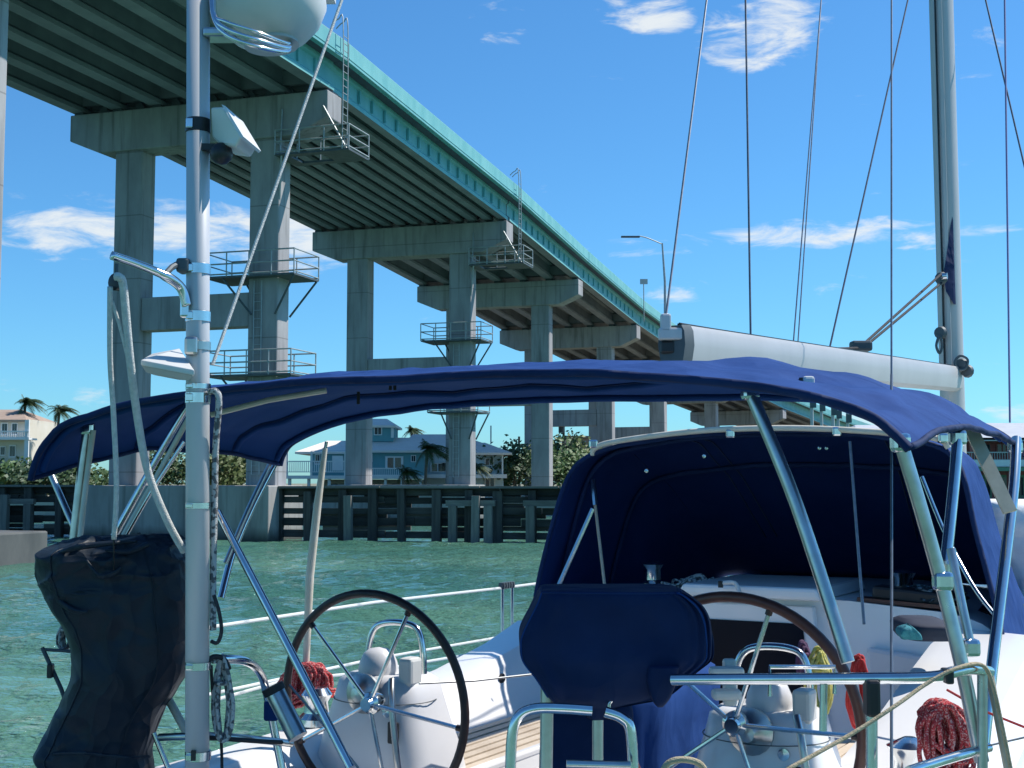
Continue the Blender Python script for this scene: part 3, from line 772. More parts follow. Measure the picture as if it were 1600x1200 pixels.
# ------------------------------------------------------------------ the sailboat
boat = root('sailboat', B(4, 0, 0), 'white sailing yacht with navy bimini and sprayhood seen from astern', 'sailboat')
HB = lambda a: 2.02 if a < 2 else max(.04, 2.02 * (1 - ((a - 2) / 9.4) ** 2.2))
hb_aft = lambda a: HB(a) - max(0, (-a - .2)) * .11
def lerp_tab(x, tab):
    for (x0, y0), (x1, y1) in zip(tab, tab[1:]):
        if x <= x1: return y0 + (y1 - y0) * max(0, (x - x0) / (x1 - x0))
    return tab[-1][1]
ZC = lambda a: lerp_tab(a, [(-2.2, 1.38), (-.5, 1.47), (.5, 1.51), (1.4, 1.60), (2.0, 1.70), (2.4, 1.80)])
ZS = lambda a: lerp_tab(a, [(-2.2, 1.22), (2, 1.27), (10.8, 1.55)])
ZCS = lambda a: lerp_tab(a, [(-2.2, 1.38), (-.5, 1.50), (.3, 1.56), (1.0, 1.66), (1.6, 1.78), (2.05, 1.86), (2.4, 1.88)])
rows = []
sts = [-2.2, -1.95, -1.9, -1.2, -.5, 0, .5, 1, 1.5, 2, 2.38, 2.42, 2.8, 3.4, 4, 5, 6, 6.6, 7.2, 8, 9, 10, 10.8]
for a in sts:
    hb, zs = hb_aft(a), ZS(a)
    if a < 2.4 and a > -1.93:
        zc = ZC(a); pr = [(0, .95), (.52, .95), (.58, 1.34), (1.06, 1.37), (1.2, zc - .05), (1.24, zc - .01), (1.3, zc), (1.46, zc - .01), (1.56, zc - .12), (1.62, zs + .06), (hb - .06, zs + .03)]
    elif a <= -1.93:
        zc = ZC(a); pr = [(0, 1.36), (.52, 1.36), (.58, 1.36), (1.06, 1.36), (1.2, 1.36), (1.24, 1.36), (1.3, 1.36), (1.46, 1.35), (1.56, 1.33), (1.62, zs + .06), (hb - .06, zs + .03)]
    else:
        f = min(1, max(0, (a - 2.4) / 5.0)); zt = lerp_tab(a, [(2.4, 1.94), (4.2, 1.93), (6.4, 1.84), (7.4, ZS(a) + .08), (11, ZS(a) + .08)])
        k = min(1, (hb - .3) / 1.7) if hb > .4 else .05
        pr = [(0, zt + .05), (.52 * k, zt + .045), (.58 * k, zt + .04), (.98 * k, zt + .01), (1.1 * k, zt - .01), (1.18 * k, zt - .04), (1.24 * k, zt - .08), (1.32 * k, zt - .2), (1.40 * k, max(zs + .07, zt - .36)), (1.48 * k, zs + .05), (hb - .06 * k, zs + .03)]
    pr += [(hb, zs), (hb, zs - .08), (hb * .98, .7), (hb * .85, .1), (hb * .5, -.35), (0, -.5)]
    prs = pr
    if -1.93 < a < 2.4:
        zc = ZCS(a); prs = [(0, .95), (.52, .95), (.58, 1.34), (.90, 1.37), (.98, zc - .07), (1.02, zc - .015), (1.09, zc), (1.46, zc - .02), (1.57, zc - .12), (1.62, zs + .06)] + pr[10:]
    half = [B(a, x, z) for x, z in prs]; other = [B(a, -x, z) for x, z in pr[::-1]]
    rows.append(half + other[1:-1])
b = MB().rings(rows, True, True)
b.build('hull', 'gelcoat', boat, angle=30)
# toe rail and blue boot stripe
for sg_ in (-1, 1):
    MB().tube([B(a, sg_ * (hb_aft(a) - .03), ZS(a) + .045) for a in sts], .022, 6).build('toe_rail', 'alu_spar', boat)
# teak slats on cockpit seats
for sg_ in (-1, 1):
    for k in range(7 if sg_ < 0 else 4):
        bb = .63 + .062 * k
        MB().beam(B(.45, sg_ * bb, 1.352 + .0036 * k), B(2.3, sg_ * bb, 1.352 + .0036 * k), .05, .024).build('teak_slat', 'teak', boat, smooth=False)
    MB().beam(B(.40, sg_ * .60, 1.345), B(2.34, sg_ * .60, 1.345), .05, .04).build('seat_edge', 'gelcoat', boat, smooth=False, bevel=.012)
    MB().beam(B(1.0, sg_ * .572, 1.16), B(1.9, sg_ * .572, 1.16), .02, .22).build('locker_lid', 'gelcoat', boat, smooth=False, bevel=.008)
    MB().box(B(1.15, sg_ * .555, 1.2), (.05, .05, .07)).build('locker_latch', 'plastic_black', boat, smooth=False, bevel=.008)
for z_ in (.09, .16):
    MB().tube([B(a, -1.19 + .06 * (z_ - .09), ZC(a) - z_) for a in (-.4, .2, .8, 1.4, 2.0, 2.3)], .003, 4).build('coaming_groove', 'steel_dark', boat)
for a in (.7, 1.7):
    MB().lathe(B(a, -1.175, ZC(a) - .10), [(.03, 0), (.03, .008), (.012, .012), (0, .012)], axis=BR, n=14).build('coaming_vent', 'plastic_black', boat)
# companionway
cw = sub('companionway', boat)
MB().prism([B(2.355, x, z) for x, z in ((-.42, 1.15), (.42, 1.15), (.34, 1.95), (-.34, 1.95))], BF * .06).build('frame', 'gelcoat', cw, smooth=False, bevel=.01)
MB().prism([B(2.345, x, z) for x, z in ((-.35, 1.15), (.35, 1.15), (.285, 1.86), (-.285, 1.86))], BF * .04).build('opening_shade', 'acrylic_and_opening', cw, smooth=False)  # dark panel painting the shade of the open companionway
MB().prism([B(2.3, x, z) for x, z in ((-.40, 1.985), (.40, 1.985), (.38, 2.05), (-.38, 2.05))], BF * .9).build('sliding_hatch', 'gelcoat', cw, smooth=False, bevel=.02)
for sg_ in (-1, 1):
    MB().prism([B(2.34, sg_ * x, z) for x, z in ((.62, 1.45), (1.02, 1.47), (1.0, 1.72), (.62, 1.76))], BF * .055).build('instrument_recess', 'gelcoat_grey', boat, smooth=False, bevel=.02)
# coachroof gear: rope clutches, winches, dark trim
MB().beam(B(2.55, .62, 2.03), B(2.55, 1.02, 2.0), .16, .07).build('rope_clutch', 'plastic_black', boat, smooth=False, bevel=.015)
MB().beam(B(2.5, .55, 1.993), B(2.5, 1.08, 1.968), .12, .02).build('clutch_base', 'wheel_wood', boat, smooth=False)
for bb in (-.75, .72): MB().lathe(B(2.75, bb, 1.96), [(.075, 0), (.075, .05), (.05, .07), (.048, .13), (.065, .16), (.04, .175), (0, .175)], n=18).build('cabin_winch', 'stainless', boat)
for k in range(4):
    MB().prism([B(2.8 + .02 * k, .98 + .0 * k, 1.93 - .05 * k), B(2.8 + .5, .99, 1.935 - .05 * k), B(3.3, 1.0, 1.91 - .05 * k), B(2.8, .99, 1.9 - .05 * k)], BR * .25).build('window_strip', 'acrylic_and_opening', boat, smooth=False) if k == 0 else None

# steering pedestals and wheels
def pedestal(sd_, px_, nm):
    t = sub('steering_pedestal', boat); s0 = sd_ * .8 - (.12 if sd_ < 0 else 0)
    def Q(a, b_, z): return B(a, s0 + b_, z)
    rws = []
    for z, a0, a1, w in ((.95, .02, .66, .36), (1.2, .05, .6, .335), (1.45, .08, .54, .29), (1.58, .10, .5, .25), (1.68, .12, .48, .22), (1.75, .14, .46, .205), (1.775, .18, .42, .17)):
        ring = []
        for k in range(24):
            th = 2 * math.pi * k / 24; c_, s_ = math.cos(th), math.sin(th)
            ring.append(Q((a0 + a1) / 2 + (a1 - a0) / 2 * math.copysign(abs(s_) ** .55, s_), w * math.copysign(abs(c_) ** .55, c_), z))
        rws.append(ring)
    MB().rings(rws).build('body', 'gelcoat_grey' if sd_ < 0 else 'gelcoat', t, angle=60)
    MB().lathe(Q(.26, -.03 if sd_ < 0 else .02, 1.765), [(.085, 0), (.088, .03), (.082, .06), (.066, .095), (.04, .115), (0, .122)], n=22).build('compass', 'gelcoat_grey', t, angle=60)
    arch = [Q(.34, -.15, 1.70), Q(.34, -.145, 1.86), Q(.34, -.11, 1.955), Q(.34, -.04, 1.985), Q(.34, .07, 1.985), Q(.34, .125, 1.955), Q(.34, .15, 1.86), Q(.34, .155, 1.70)]
    MB().tube(spline(arch, 5), .0145, 10).build('guard_tube', 'stainless', t)
    MB().tube(spline([Q(.05, .19, 1.79), Q(.0, .225, 1.7), Q(.0, .25, 1.5), Q(.02, .255, 1.38), Q(.05, .235, 1.345)], 5), .014, 10).build('side_handle', 'stainless_dull', t)
    MB().box(Q(.155, -.06, 1.69), (.10, .02, .07), (BR, BF, V((0, 0, 1)))).build('display_bezel', 'plastic_black', t, smooth=False, bevel=.006) if sd_ > 0 else None
    MB().tube(spline([Q(.27 + .2 * math.sin(2 * math.pi * k / 20), .235 * math.cos(2 * math.pi * k / 20), 1.672) for k in range(20)], 2, True), .0025, 4, True).build('lid_joint', 'steel_dark', t, angle=180)
    MB().box(Q(.22, .165, 1.80), (.07, .09, .12), (BR, BF, V((0, 0, 1)))).build('instrument_pod', 'plastic_white', t, smooth=False, bevel=.015)
    MB().box(Q(.105, .16, 1.56), (.05, .02, .09), (BR, BF, V((0, 0, 1)))).build('switch', 'plastic_black', t, smooth=False, bevel=.006)
    MB().lathe(Q(.13, .12, 1.64), [(.022, 0), (.022, .02), (0, .022)], axis=-BF, n=12).build('bolt', 'stainless', t)
    MB().lathe(Q(.12, 0, 1.71), [(.085, 0), (.085, .015), (.05, .03), (.03, .06), (.0, .065)], axis=-BF, n=20).build('shaft_boss', 'stainless_dull', t)
    return t


pedestal(-1, 0, 'l'); tr = pedestal(1, 0, 'r')
for z, w in ((1.835, .13), (1.745, .11)):
    MB().box(at(1135, 1050 if z > 1.8 else 1085, 4.55), (w * .9, .06, .035)).build('throttle_lever', 'plastic_white', tr, smooth=False, bevel=.012)
MB().box(at(1140, 1066, 4.6), (.045, .045, .16)).build('throttle_post', 'plastic_white', tr, smooth=False, bevel=.01)


def wheel(cpos, rad, rot, rim_mat):
    t = sub('steering_wheel', boat); c = V(cpos)
    tilt = R(4); ax = (BF * math.cos(tilt) + V((0, 0, 1)) * math.sin(tilt)).normalized(); U = (V((0, 0, 1)) - ax * ax.z).normalized(); W_ = BR
    pts = [c + (U * math.cos(k * math.pi / 36) + W_ * math.sin(k * math.pi / 36)) * rad for k in range(72)]
    MB().tube(pts, .0175 if rim_mat == 'wheel_leather' else .0195, 12, closed=True).build('rim', rim_mat, t, angle=180)
    for k in range(5):
        th = rot + k * 2 * math.pi / 5; dr = U * math.cos(th) + W_ * math.sin(th)
        sp = MB().tube([c + dr * .03 - ax * .02, c + dr * (rad - .03)], .0085, 8).build('spoke', 'stainless', t)
        MB().tube([c + dr * (rad - .035), c + dr * (rad - .012)], .013, 8).build('spoke_ferrule', 'wheel_leather', sp)
    MB().lathe(c - ax * .05, [(.0, 0), (.026, .0), (.03, .02), (.045, .03), (.045, .055), (.03, .1)], axis=ax, n=18).build('hub', 'stainless', t)
    return t


wheel(at(582, 1098, 5.46), .447, R(27), 'wheel_leather')
wheel(at(1150, 1130, 4.72), .447, R(19), 'wheel_wood')
# mid cockpit table under a navy cover
b = MB(); rws = []
rd = random.Random(4)
for k, (z, hw, hl) in enumerate(((.96, .17, .42), (1.2, .185, .43), (1.45, .20, .45), (1.62, .215, .47), (1.72, .225, .48), (1.80, .21, .46), (1.83, .17, .42))):
    ring = []
    for j in range(40):
        th = 2 * math.pi * j / 40; c_, s_ = math.cos(th), math.sin(th)
        fold = 1 + .05 * math.sin(j * 1.7 + k * .3) * (1 - k / 7)
        ring.append(B(.72 + hl * fold * math.copysign(abs(s_) ** .5, s_), 0.06 + hw * 1.2 * fold * math.copysign(abs(c_) ** .5, c_), z))
    rws.append(ring)
t = sub('cockpit_table', boat)
b.rings(rws).build('table_cover', 'canvas', t, angle=60)

# ------------------------------------------------------------------ bimini
bim = sub('bimini', boat)
ZB = [(-1.635, 2.70), (-1.615, 2.755), (-1.56, 2.815), (-1.4, 2.885), (-1.2, 2.935), (-.9, 2.97), (-.4, 2.99), (.2, 2.99), (.7, 2.98), (1.0, 2.955), (1.25, 2.92), (1.42, 2.875), (1.55, 2.815), (1.62, 2.755), (1.655, 2.715)]
ZB = [(p[0], p[1]) for p in [tuple(q)[:2] for q in spline([(x, z, 0) for x, z in ZB], 5)]]
A0, A1 = -1.05, .66
def canopy_pt(a, i, lift=0):
    x, z = ZB[i]; t = (a - A0) / (A1 - A0)
    a = A0 + t * ((.40 if x < 0 else .40 + .0) + (x + 1.62) / 3.24 * .42 - A0)
    prof = lerp_tab(t, [(0, -.052), (.03, -.046), (.18, -.005), (.36, .028), (.42, .03), (.55, .012), (.7, .018), (.78, .016), (.92, -.008), (1, -.022)])
    edge = abs(x) / 1.66
    w = .005 * math.sin(7 * x + 14 * a) + .003 * math.sin(23 * x - 9 * a)
    w += .014 * mnoise.noise(V((x * 2.4, a * 3.1, 1.7))) + .010 * mnoise.noise(V((x * 6 + a * 5, a * 7 - x * 3, 4.2)))
    w *= min(1, .25 + 4 * t, .25 + 4 * (1 - t))
    if x > .9: w += .008 * math.sin(6 * a - 9 * x + 1.0) * min(1, (x - .9) * 3) * math.sin(math.pi * t)
    w += .006 * math.sin(26 * x + 20 * a) * max(0, 1 - t / .4) * (.5 + mnoise.noise(V((x * 1.5, 3, 1)))) * min(1, t * 12)
    if x > .6: w += (.009 * mnoise.noise(V((x * 3.5 - a * 3, a * 2.2 + x, 8.1))) + .004 * math.sin(11 * a + 13 * x)) * min(1, (x - .6) * 2.5) * min(1, 6 * t, 6 * (1 - t)) * (1 if edge < .93 else .3)
    drop = 0
    if edge > .93: drop = .05 * math.sin(t * math.pi) * (edge - .93) / .07      # scalloped side hems
    if edge > .9 and x < 0: drop -= .07 * max(0, 1 - t * 2.2) * min(1, (edge - .9) / .1)
    zz = z + prof * (1 - .6 * max(0, edge - .8) / .2) + w * (1.25 if edge < .93 else .5) + drop + lift
    return B(a, x, zz)
na = 44
rws = [[canopy_pt(A0 + (A1 - A0) * j / na, i) for i in range(len(ZB))] for j in range(na + 1)]
b = MB().rings(rws, False, False)
cano = b.build('canopy', ['canvas', 'canvas_under'], bim, angle=180, solid=.004)
b = MB()
for j, off in ((0, -.012), (na, .012)):
    MB().tube([p + BF * off * .2 - V((0, 0, .006)) for p in rws[j]], .013, 8).build('hem', 'canvas_dark', cano, angle=180)
for sg_, i in ((-1, 0), (1, len(ZB) - 1)):
    MB().tube([r_[i] for r_ in rws], .010, 8).build('hem', 'canvas_dark', cano, angle=180)
for a in (-.42, .28):
    for e in (-.02, .02):
        MB().tube([canopy_pt(a + e, i, -.006) for i in range(len(ZB))], .0035, 5).build('seam', 'canvas_dark', cano, angle=180)
# frame bows under the canopy
for a in (-1.0, -.42, .28, .62):
    MB().tube([canopy_pt(a, i, -.014) for i in range(3, len(ZB) - 3)], .015, 10).build('bow_sleeve', 'canvas_under', bim, angle=180)
for px, py in ((560, 612), (610, 590), (617, 590)):
    p = at(px, py, 5.2); MB().beam(p, p - V((0, 0, .05)), .012, .006).build('strap', 'plastic_black', bim, smooth=False)
# legs, each laid from canopy to rail
legs = [([(1172, 612, 3.72), (1245, 790, 3.62), (1325, 1035, 3.5)], .0185, 'stainless_dull'),
        ([(1407, 690, 3.42), (1440, 800, 3.42), (1472, 915, 3.42), (1503, 1042, 3.4), (1534, 1190, 3.4)], .0185, 'stainless_dull'),
        ([(1497, 676, 3.95), (1490, 760, 3.9), (1477, 885, 3.8)], .017, 'stainless'),
        ([(1588, 686, 4.75), (1584, 760, 4.6), (1570, 880, 4.4), (1551, 1035, 4.2), (1536, 1175, 4.1)], .0185, 'stainless'),
        ([(1486, 858, 3.75), (1500, 930, 3.7), (1518, 1015, 3.66)], .0125, 'stainless_dull'),
        ([(137, 668, 5.05), (127, 750, 5.05), (116, 850, 5.05), (108, 940, 5.05)], .020, 'stainless_dull'),
        ([(146, 672, 5.02), (136, 745, 5.02), (124, 850, 5.0)], .010, 'cream_pole'),
        ([(80, 742, 5.2), (112, 815, 5.1), (135, 860, 5.0)], .013, 'stainless_dull'),
        ([(428, 726, 6.3), (395, 790, 6.2), (365, 860, 6.1), (345, 935, 6.0)], .017, 'stainless'),
        ([(421, 726, 6.25), (388, 795, 6.15), (352, 880, 6.05)], .011, 'stainless_dull'),
        ([(300, 622, 4.9), (240, 725, 4.9), (178, 838, 4.9)], .013, 'stainless'),
        ([(302, 640, 4.85), (250, 735, 4.85), (190, 842, 4.85)], .010, 'cream_pole'),
        ([(288, 690, 4.85), (235, 770, 4.85), (196, 838, 4.85)], .008, 'stainless'),
        ([(1440, 745, 5.6), (1475, 830, 5.5), (1520, 915, 5.3), (1555, 962, 5.2)], .009, 'stainless')]
for pts, r_, m_ in legs:
    MB().tube(spline([at(*p) for p in pts], 5), r_, 12).build('leg', m_, bim)
for px, py, Y in ((1172, 612, 3.72), (1407, 692, 3.42), (1496, 684, 3.95), (1586, 698, 4.75), (137, 670, 5.05), (1473, 908, 3.42), (1478, 888, 3.8), (1516, 1012, 3.66)):
    p = at(px, py, Y); MB().box(p, (.05, .045, .05)).build('leg_fitting', 'stainless', bim, smooth=False, bevel=.012)
MB().tube([at(330, 648, 4.95), at(420, 625, 4.9), at(510, 610, 4.9)], .011, 8).build('grab_rail', 'cream_pole', bim)
MB().tube(spline([hood_pt(2.68, math.pi * (.12 + .3 * i / 8), .05) for i in range(9)], 3), .009, 8).build('grab_tube', 'cream_pole', bim, angle=180) if False else None
MB().box(at(1263, 601, 3.9), (.035, .03, .05)).build('mounting_eye', 'plastic_white', bim, smooth=False, bevel=.008)
MB().tube([at(1252, 590, 3.9), at(1253, 624, 3.9)], .007, 6).build('hook', 'plastic_black', bim)
b = MB().beam(at(1514, 664, 4.5), at(1578, 800, 4.35), .045, .012, up=V((0, -1, 0))); b.build('tensioning_strap', 'strap_tan', bim, smooth=False)

# ------------------------------------------------------------------ sprayhood
dod = sub('sprayhood', boat)
HP = spline([(-1.345, 0, 0), (-1.32, .28, 0), (-1.25, .58, 0), (-1.19, .76, 0), (-1.11, .865, 0), (-.97, .925, 0), (-.7, .965, 0), (-.35, .992, 0), (0, 1, 0), (.35, .992, 0), (.7, .965, 0), (.95, .925, 0), (1.06, .865, 0), (1.11, .76, 0), (1.16, .58, 0), (1.26, .28, 0), (1.33, 0, 0)], 12)
def hood_pt(a, th, inset=0):
    t = (a - 2.52) / 1.95; f = max(0, min(1, th / math.pi)) * (len(HP) - 1); k = min(int(f), len(HP) - 2); q = HP[k].lerp(HP[k + 1], f - k)
    wv_ = lerp_tab(a, [(2.5, 1), (3.2, .985), (4.0, .89), (4.5, .80)])
    zt = lerp_tab(a, [(2.5, 2.885), (2.75, 2.905), (3.05, 2.88), (3.5, 2.66), (4.0, 2.30), (4.47, 1.955)]) - inset
    z0 = lerp_tab(a, [(2.5, 1.62), (3.0, 1.70), (4.5, 1.86)])
    bb = (q.x - math.copysign(inset, q.x) * (1 if abs(q.x) > .9 else 0)) * wv_; zz = z0 + (zt - z0) * q.y
    wr = .012 * mnoise.noise(V((bb * 3, a * 3, 2.2))) + .006 * mnoise.noise(V((bb * 9, a * 8, 5)))
    return B(a - .22 * (1 - q.y) * (1 - t), bb, zz + wr)
nh, nt_ = 26, 64
rws = [[hood_pt(2.52 + 1.95 * j / nh, math.pi * i / nt_) for i in range(nt_ + 1)] for j in range(nh + 1)]
hood = MB().rings(rws, False, False).build('hood_canvas', ['canvas', 'canvas_inner_shade'], dod, angle=180, solid=.005)
MB().tube(rws[0], .014, 8).build('hem', 'canvas_dark', hood, angle=180)
MB().tube([hood_pt(2.75, math.pi * i / nt_, .022) for i in range(nt_ + 1)], .016, 10).build('bow_sleeve', 'canvas_dark', dod, angle=180)
MB().tube([hood_pt(3.35, math.pi * i / nt_, .022) for i in range(nt_ + 1)], .016, 10).build('bow_sleeve', 'canvas_dark', dod, angle=180)
# front windows: smoked panels following the hood
for f0, f1 in ((.345, .44), (.455, .545), (.56, .655)):
    g = [[hood_pt(3.25 + .95 * j / 20, math.pi * (f0 + (f1 - f0) * i / 20), -.022) for i in range(21)] for j in range(21)]
    MB().rings(g, False, False).build('window', 'vinyl', dod, angle=180, solid=.003)
# side window
g = [[hood_pt(2.75 + .8 * j / 8, math.pi * (.90 + .075 * i / 6), -.008) for i in range(7)] for j in range(9)]
# grab rail over the aft edge
hr = spline([B(2.50, -1.02, 2.77), B(2.48, -.99, 2.81), B(2.48, -.85, 2.845), B(2.47, -.4, 2.89), B(2.47, 0, 2.902), B(2.47, .4, 2.89), B(2.48, .85, 2.85), B(2.49, .99, 2.82), B(2.5, 1.02, 2.78)], 6)
MB().tube(hr, .0165, 10).build('grab_rail', 'cream_pole', dod, angle=180)
for bb in (-1.0, 1.0, -.15, .45): MB().box(B(2.47, bb, 2.83 if abs(bb) > .9 else 2.875), (.05, .04, .05)).build('rail_bracket', 'stainless', dod, smooth=False, bevel=.01)
for f in (.40, .415, .60, .615):
    MB().tube([hood_pt(2.75 + 1.3 * j / 14, math.pi * f, .008) for j in range(15)], .004, 5).build('seam', 'seam_light', hood, angle=180)
for f in (.30, .70):
    MB().tube([hood_pt(2.6 + 1.7 * j / 16, math.pi * f, -.004) for j in range(17)], .006, 5).build('seam', 'canvas_dark', hood, angle=180)
# side struts and straps
for p0, p1, r_, m_ in (((926, 750, 8.0), (930, 790, 7.95), .02, 'stainless'), ((930, 790, 7.95), (946, 925, 7.75), .0095, 'strap_tan'), ((926, 795, 7.95), (868, 925, 7.9), .017, 'stainless'), ((1328, 690, 7.0), (1350, 975, 6.6), .008, 'wire')):
    MB().tube([at(*p0), at(*p1)], r_, 8).build('strut', m_, dod)
for px, py in ((1010, 736), (1100, 713), (1280, 700), (1291, 700)):
    MB().lathe(at(px, py, 7.3), [(.012, 0), (.010, .006), (0, .008)], axis=V((0, -1, 0)), n=10).build('snap_fastener', 'stainless', dod)

# ------------------------------------------------------------------ mast, boom and rigging
rig_m = sub('mast', boat)
mb0, mt0 = B(7.72, 0, 1.6), B(7.45, 0, 19.5)
def ov(c, w, l, n=20): return [c + BR * (w * math.cos(2 * math.pi * k / n)) + BF * (l * math.sin(2 * math.pi * k / n)) for k in range(n)]
MB().rings([ov(mb0, .105, .14), ov(mb0.lerp(mt0, .6), .105, .14), ov(mt0, .08, .11)]).build('mast_tube', 'alu_spar', rig_m, angle=60)
sl0, sl1 = mb0 + V((0, 0, 2.05)) - BF * .1435 - BF * .03, mb0.lerp(mt0, .55) - BF * .1435
MB().beam(sl0 - BR * .03, sl1 - BR * .02, .012, .02, up=BF).build('sail_slot', 'plastic_black', rig_m, smooth=False)
MB().beam(sl0 + BR * .02 - BF * .003, sl1 + BR * .02, .03, .022, up=BF).build('slot_lip', 'alu_spar', rig_m, smooth=False)
cl = [at(1489, 330, 11.62), at(1474, 430, 11.55), at(1478, 455, 11.56), at(1490, 475, 11.6)]
MB().prism([cl[0], cl[1], cl[2], cl[3]], V((.03, .03, 0))).build('sail_clew', 'canvas_dark', rig_m, smooth=False)
MB().lathe(at(1471, 432, 11.5), [(.03, 0), (.03, .05), (0, .05)], axis=BR, n=12).build('clew_shackle', 'stainless', rig_m)
for px, py in ((1471, 435), (1470, 520), (1503, 570), (1512, 580)):
    MB().lathe(at(px, py, 11.55), [(.05, -.02), (.06, 0), (.05, .03), (0, .035)], axis=V((-1, -1, 0)), n=12).build('deck_fitting', 'steel_dark', rig_m)
MB().tube(spline([at(1468, 525, 11.5), at(1463, 540, 11.5), at(1468, 552, 11.5), at(1472, 540, 11.5)], 5, True), .012, 6, True).build('cleat_ring', 'steel_dark', rig_m)
MB().tube(spline([at(1492, 566, 11.5), at(1500, 556, 11.5), at(1512, 562, 11.5), at(1508, 576, 11.5), at(1496, 577, 11.5)], 5, True), .012, 6, True).build('gooseneck', 'steel_dark', rig_m)
for zz in (9.0, 14.0):
    for sg_ in (-1, 1): MB().tube([mb0.lerp(mt0, (zz - 1.6) / 17.9), mb0.lerp(mt0, (zz - 1.6) / 17.9) + BR * (sg_ * 1.1) - BF * .25], [.045, .03], 8).build('spreader', 'alu_spar', rig_m)
bm = sub('boom', boat)
b0, b1 = at(1062, 510, 6.45), at(1492, 574, 11.68)
bd = (b1 - b0).normalized(); bu = V((0, 0, 1)); bs = bd.cross(bu).normalized()
prof = [(-.055, 0), (-.07, -.03), (-.075, -.1), (-.06, -.19), (-.02, -.215), (.02, -.215), (.06, -.19), (.075, -.1), (.07, -.03), (.055, 0)]
MB().rings([[b0 + bs * x + bu * z for x, z in prof], [b1 + bs * x + bu * z for x, z in prof]]).build('boom_tube', 'alu_spar', bm, angle=30)
MB().beam(b0 + bu * .008, b1 + bu * .008 - bd * .1, .025, .014).build('sail_track', 'plastic_black', bm, smooth=False)
MB().rings([[b0 - bd * .10 + bs * x * .96 + bu * (z * .96 - .002) for x, z in prof], [b0 + bs * x * 1.04 + bu * (z * 1.03 + .004) for x, z in prof]]).build('end_cap', 'steel_dark', bm, angle=30)
for px, py, h_, w_ in ((1040, 505, .09, .05), (1048, 522, .06, .12)):
    MB().box(at(px, py, 6.36), (w_, .05, h_)).build('end_fitting', 'alu_pole', bm, smooth=False, bevel=.01)
MB().box(at(1043, 543, 6.38), (.07, .05, .06)).build('sheave_box', 'plastic_black', bm, smooth=False, bevel=.01)
MB().box(at(1086, 535, 6.5), (.02, .02, .06)).build('boom_rivet', 'plastic_white', bm, smooth=False)
q = at(1345, 541, 9.85); MB().box(q, (.16, .1, .08)).build('boom_block', 'steel_dark', bm, smooth=False, bevel=.02)
lines = [((1112, -60, 7.6), (1040, 500, 6.36), .006, 'wire', 'topping_lift'), ((1164, -60, 8.4), (1173, 526, 7.7), .0065, 'wire_dark', 'running_line'),
         ((1288, -60, 10.2), (1240, 532, 8.6), .005, 'wire', 'lazy_line'), ((1286, -40, 10.2), (1247, 533, 8.7), .0045, 'wire', 'lazy_line'), ((1432, -60, 11.2), (1297, 541, 9.3), .007, 'wire_dark', 'lazy_line'),
         ((1471, 428, 11.5), (1350, 537, 9.85), .011, 'rope_black', 'reefing_line'), ((1471, 442, 11.5), (1352, 541, 9.85), .011, 'rope_black', 'reefing_line'),
         ((1393, -60, 4.9), (1393, 585, 4.1), .0034, 'wire', 'backstay'), ((1393, 585, 4.1), (1393, 1230, 3.4), .0042, 'wire', 'backstay'),
         ((1526, -60, 12), (1610, 300, 11.2), .008, 'wire_dark', 'shroud'), ((1569, -60, 8.6), (1578, 660, 7.6), .006, 'wire_purple', 'flag_halyard'),
         ((548, -40, 4.7), (332, 570, 4.15), .0058, 'rope_white', 'radar_stay'), ((1300, 545, 9.4), (1340, 544, 9.8), .01, 'rope_black', 'reefing_line'), ((1062, 506, 6.45), (1300, 545, 9.4), .007, 'rope_black', 'outhaul')]
for p0, p1, r_, m_, nm in lines: MB().tube([at(*p0), at(*p1)], r_, 7).build(nm, m_, boat)

# ------------------------------------------------------------------ lifelines, stanchions, pushpit
LL = lambda a, z: B(a, -(hb_aft(a) - .07) , z)
for z in (1.93, 1.615):
    MB().tube([LL(a, z - (.0 if k % 2 else .015)) for k, a in enumerate((.2, 1.6, 3.05, 5, 7))], .009 if z > 1.8 else .008, 7).build('lifeline', 'coated_wire', boat)
for a in (3.0, 3.12, 6.2):
    MB().tube([LL(a, ZS(a)), LL(a, 1.94)], .0135, 10).build('stanchion', 'stainless', boat)
for k in range(5): MB().lathe(LL(3.0 + .03 * k, 1.93), [(.02, -.02), (.024, 0), (.02, .02)], n=8).build('lifeline_shackle', 'steel_dark', boat)
for z in (1.93, 1.615):
    MB().tube([B(a, hb_aft(a) - .07, z) for a in (1.4, 3.4, 6)], .009, 7).build('lifeline', 'coated_wire', boat)
MB().tube([at(342, 1092, 6.2), at(450, 1062, 6.6), at(560, 1052, 6.9), at(850, 1003, 8.0)], .008, 7).build('lifeline', 'coated_wire', boat)
MB().tube([at(655, 1068, 5.4), at(740, 1064, 5.6), at(838, 1053, 5.9)], .0045, 6).build('engine_cable', 'stainless_dull', boat)
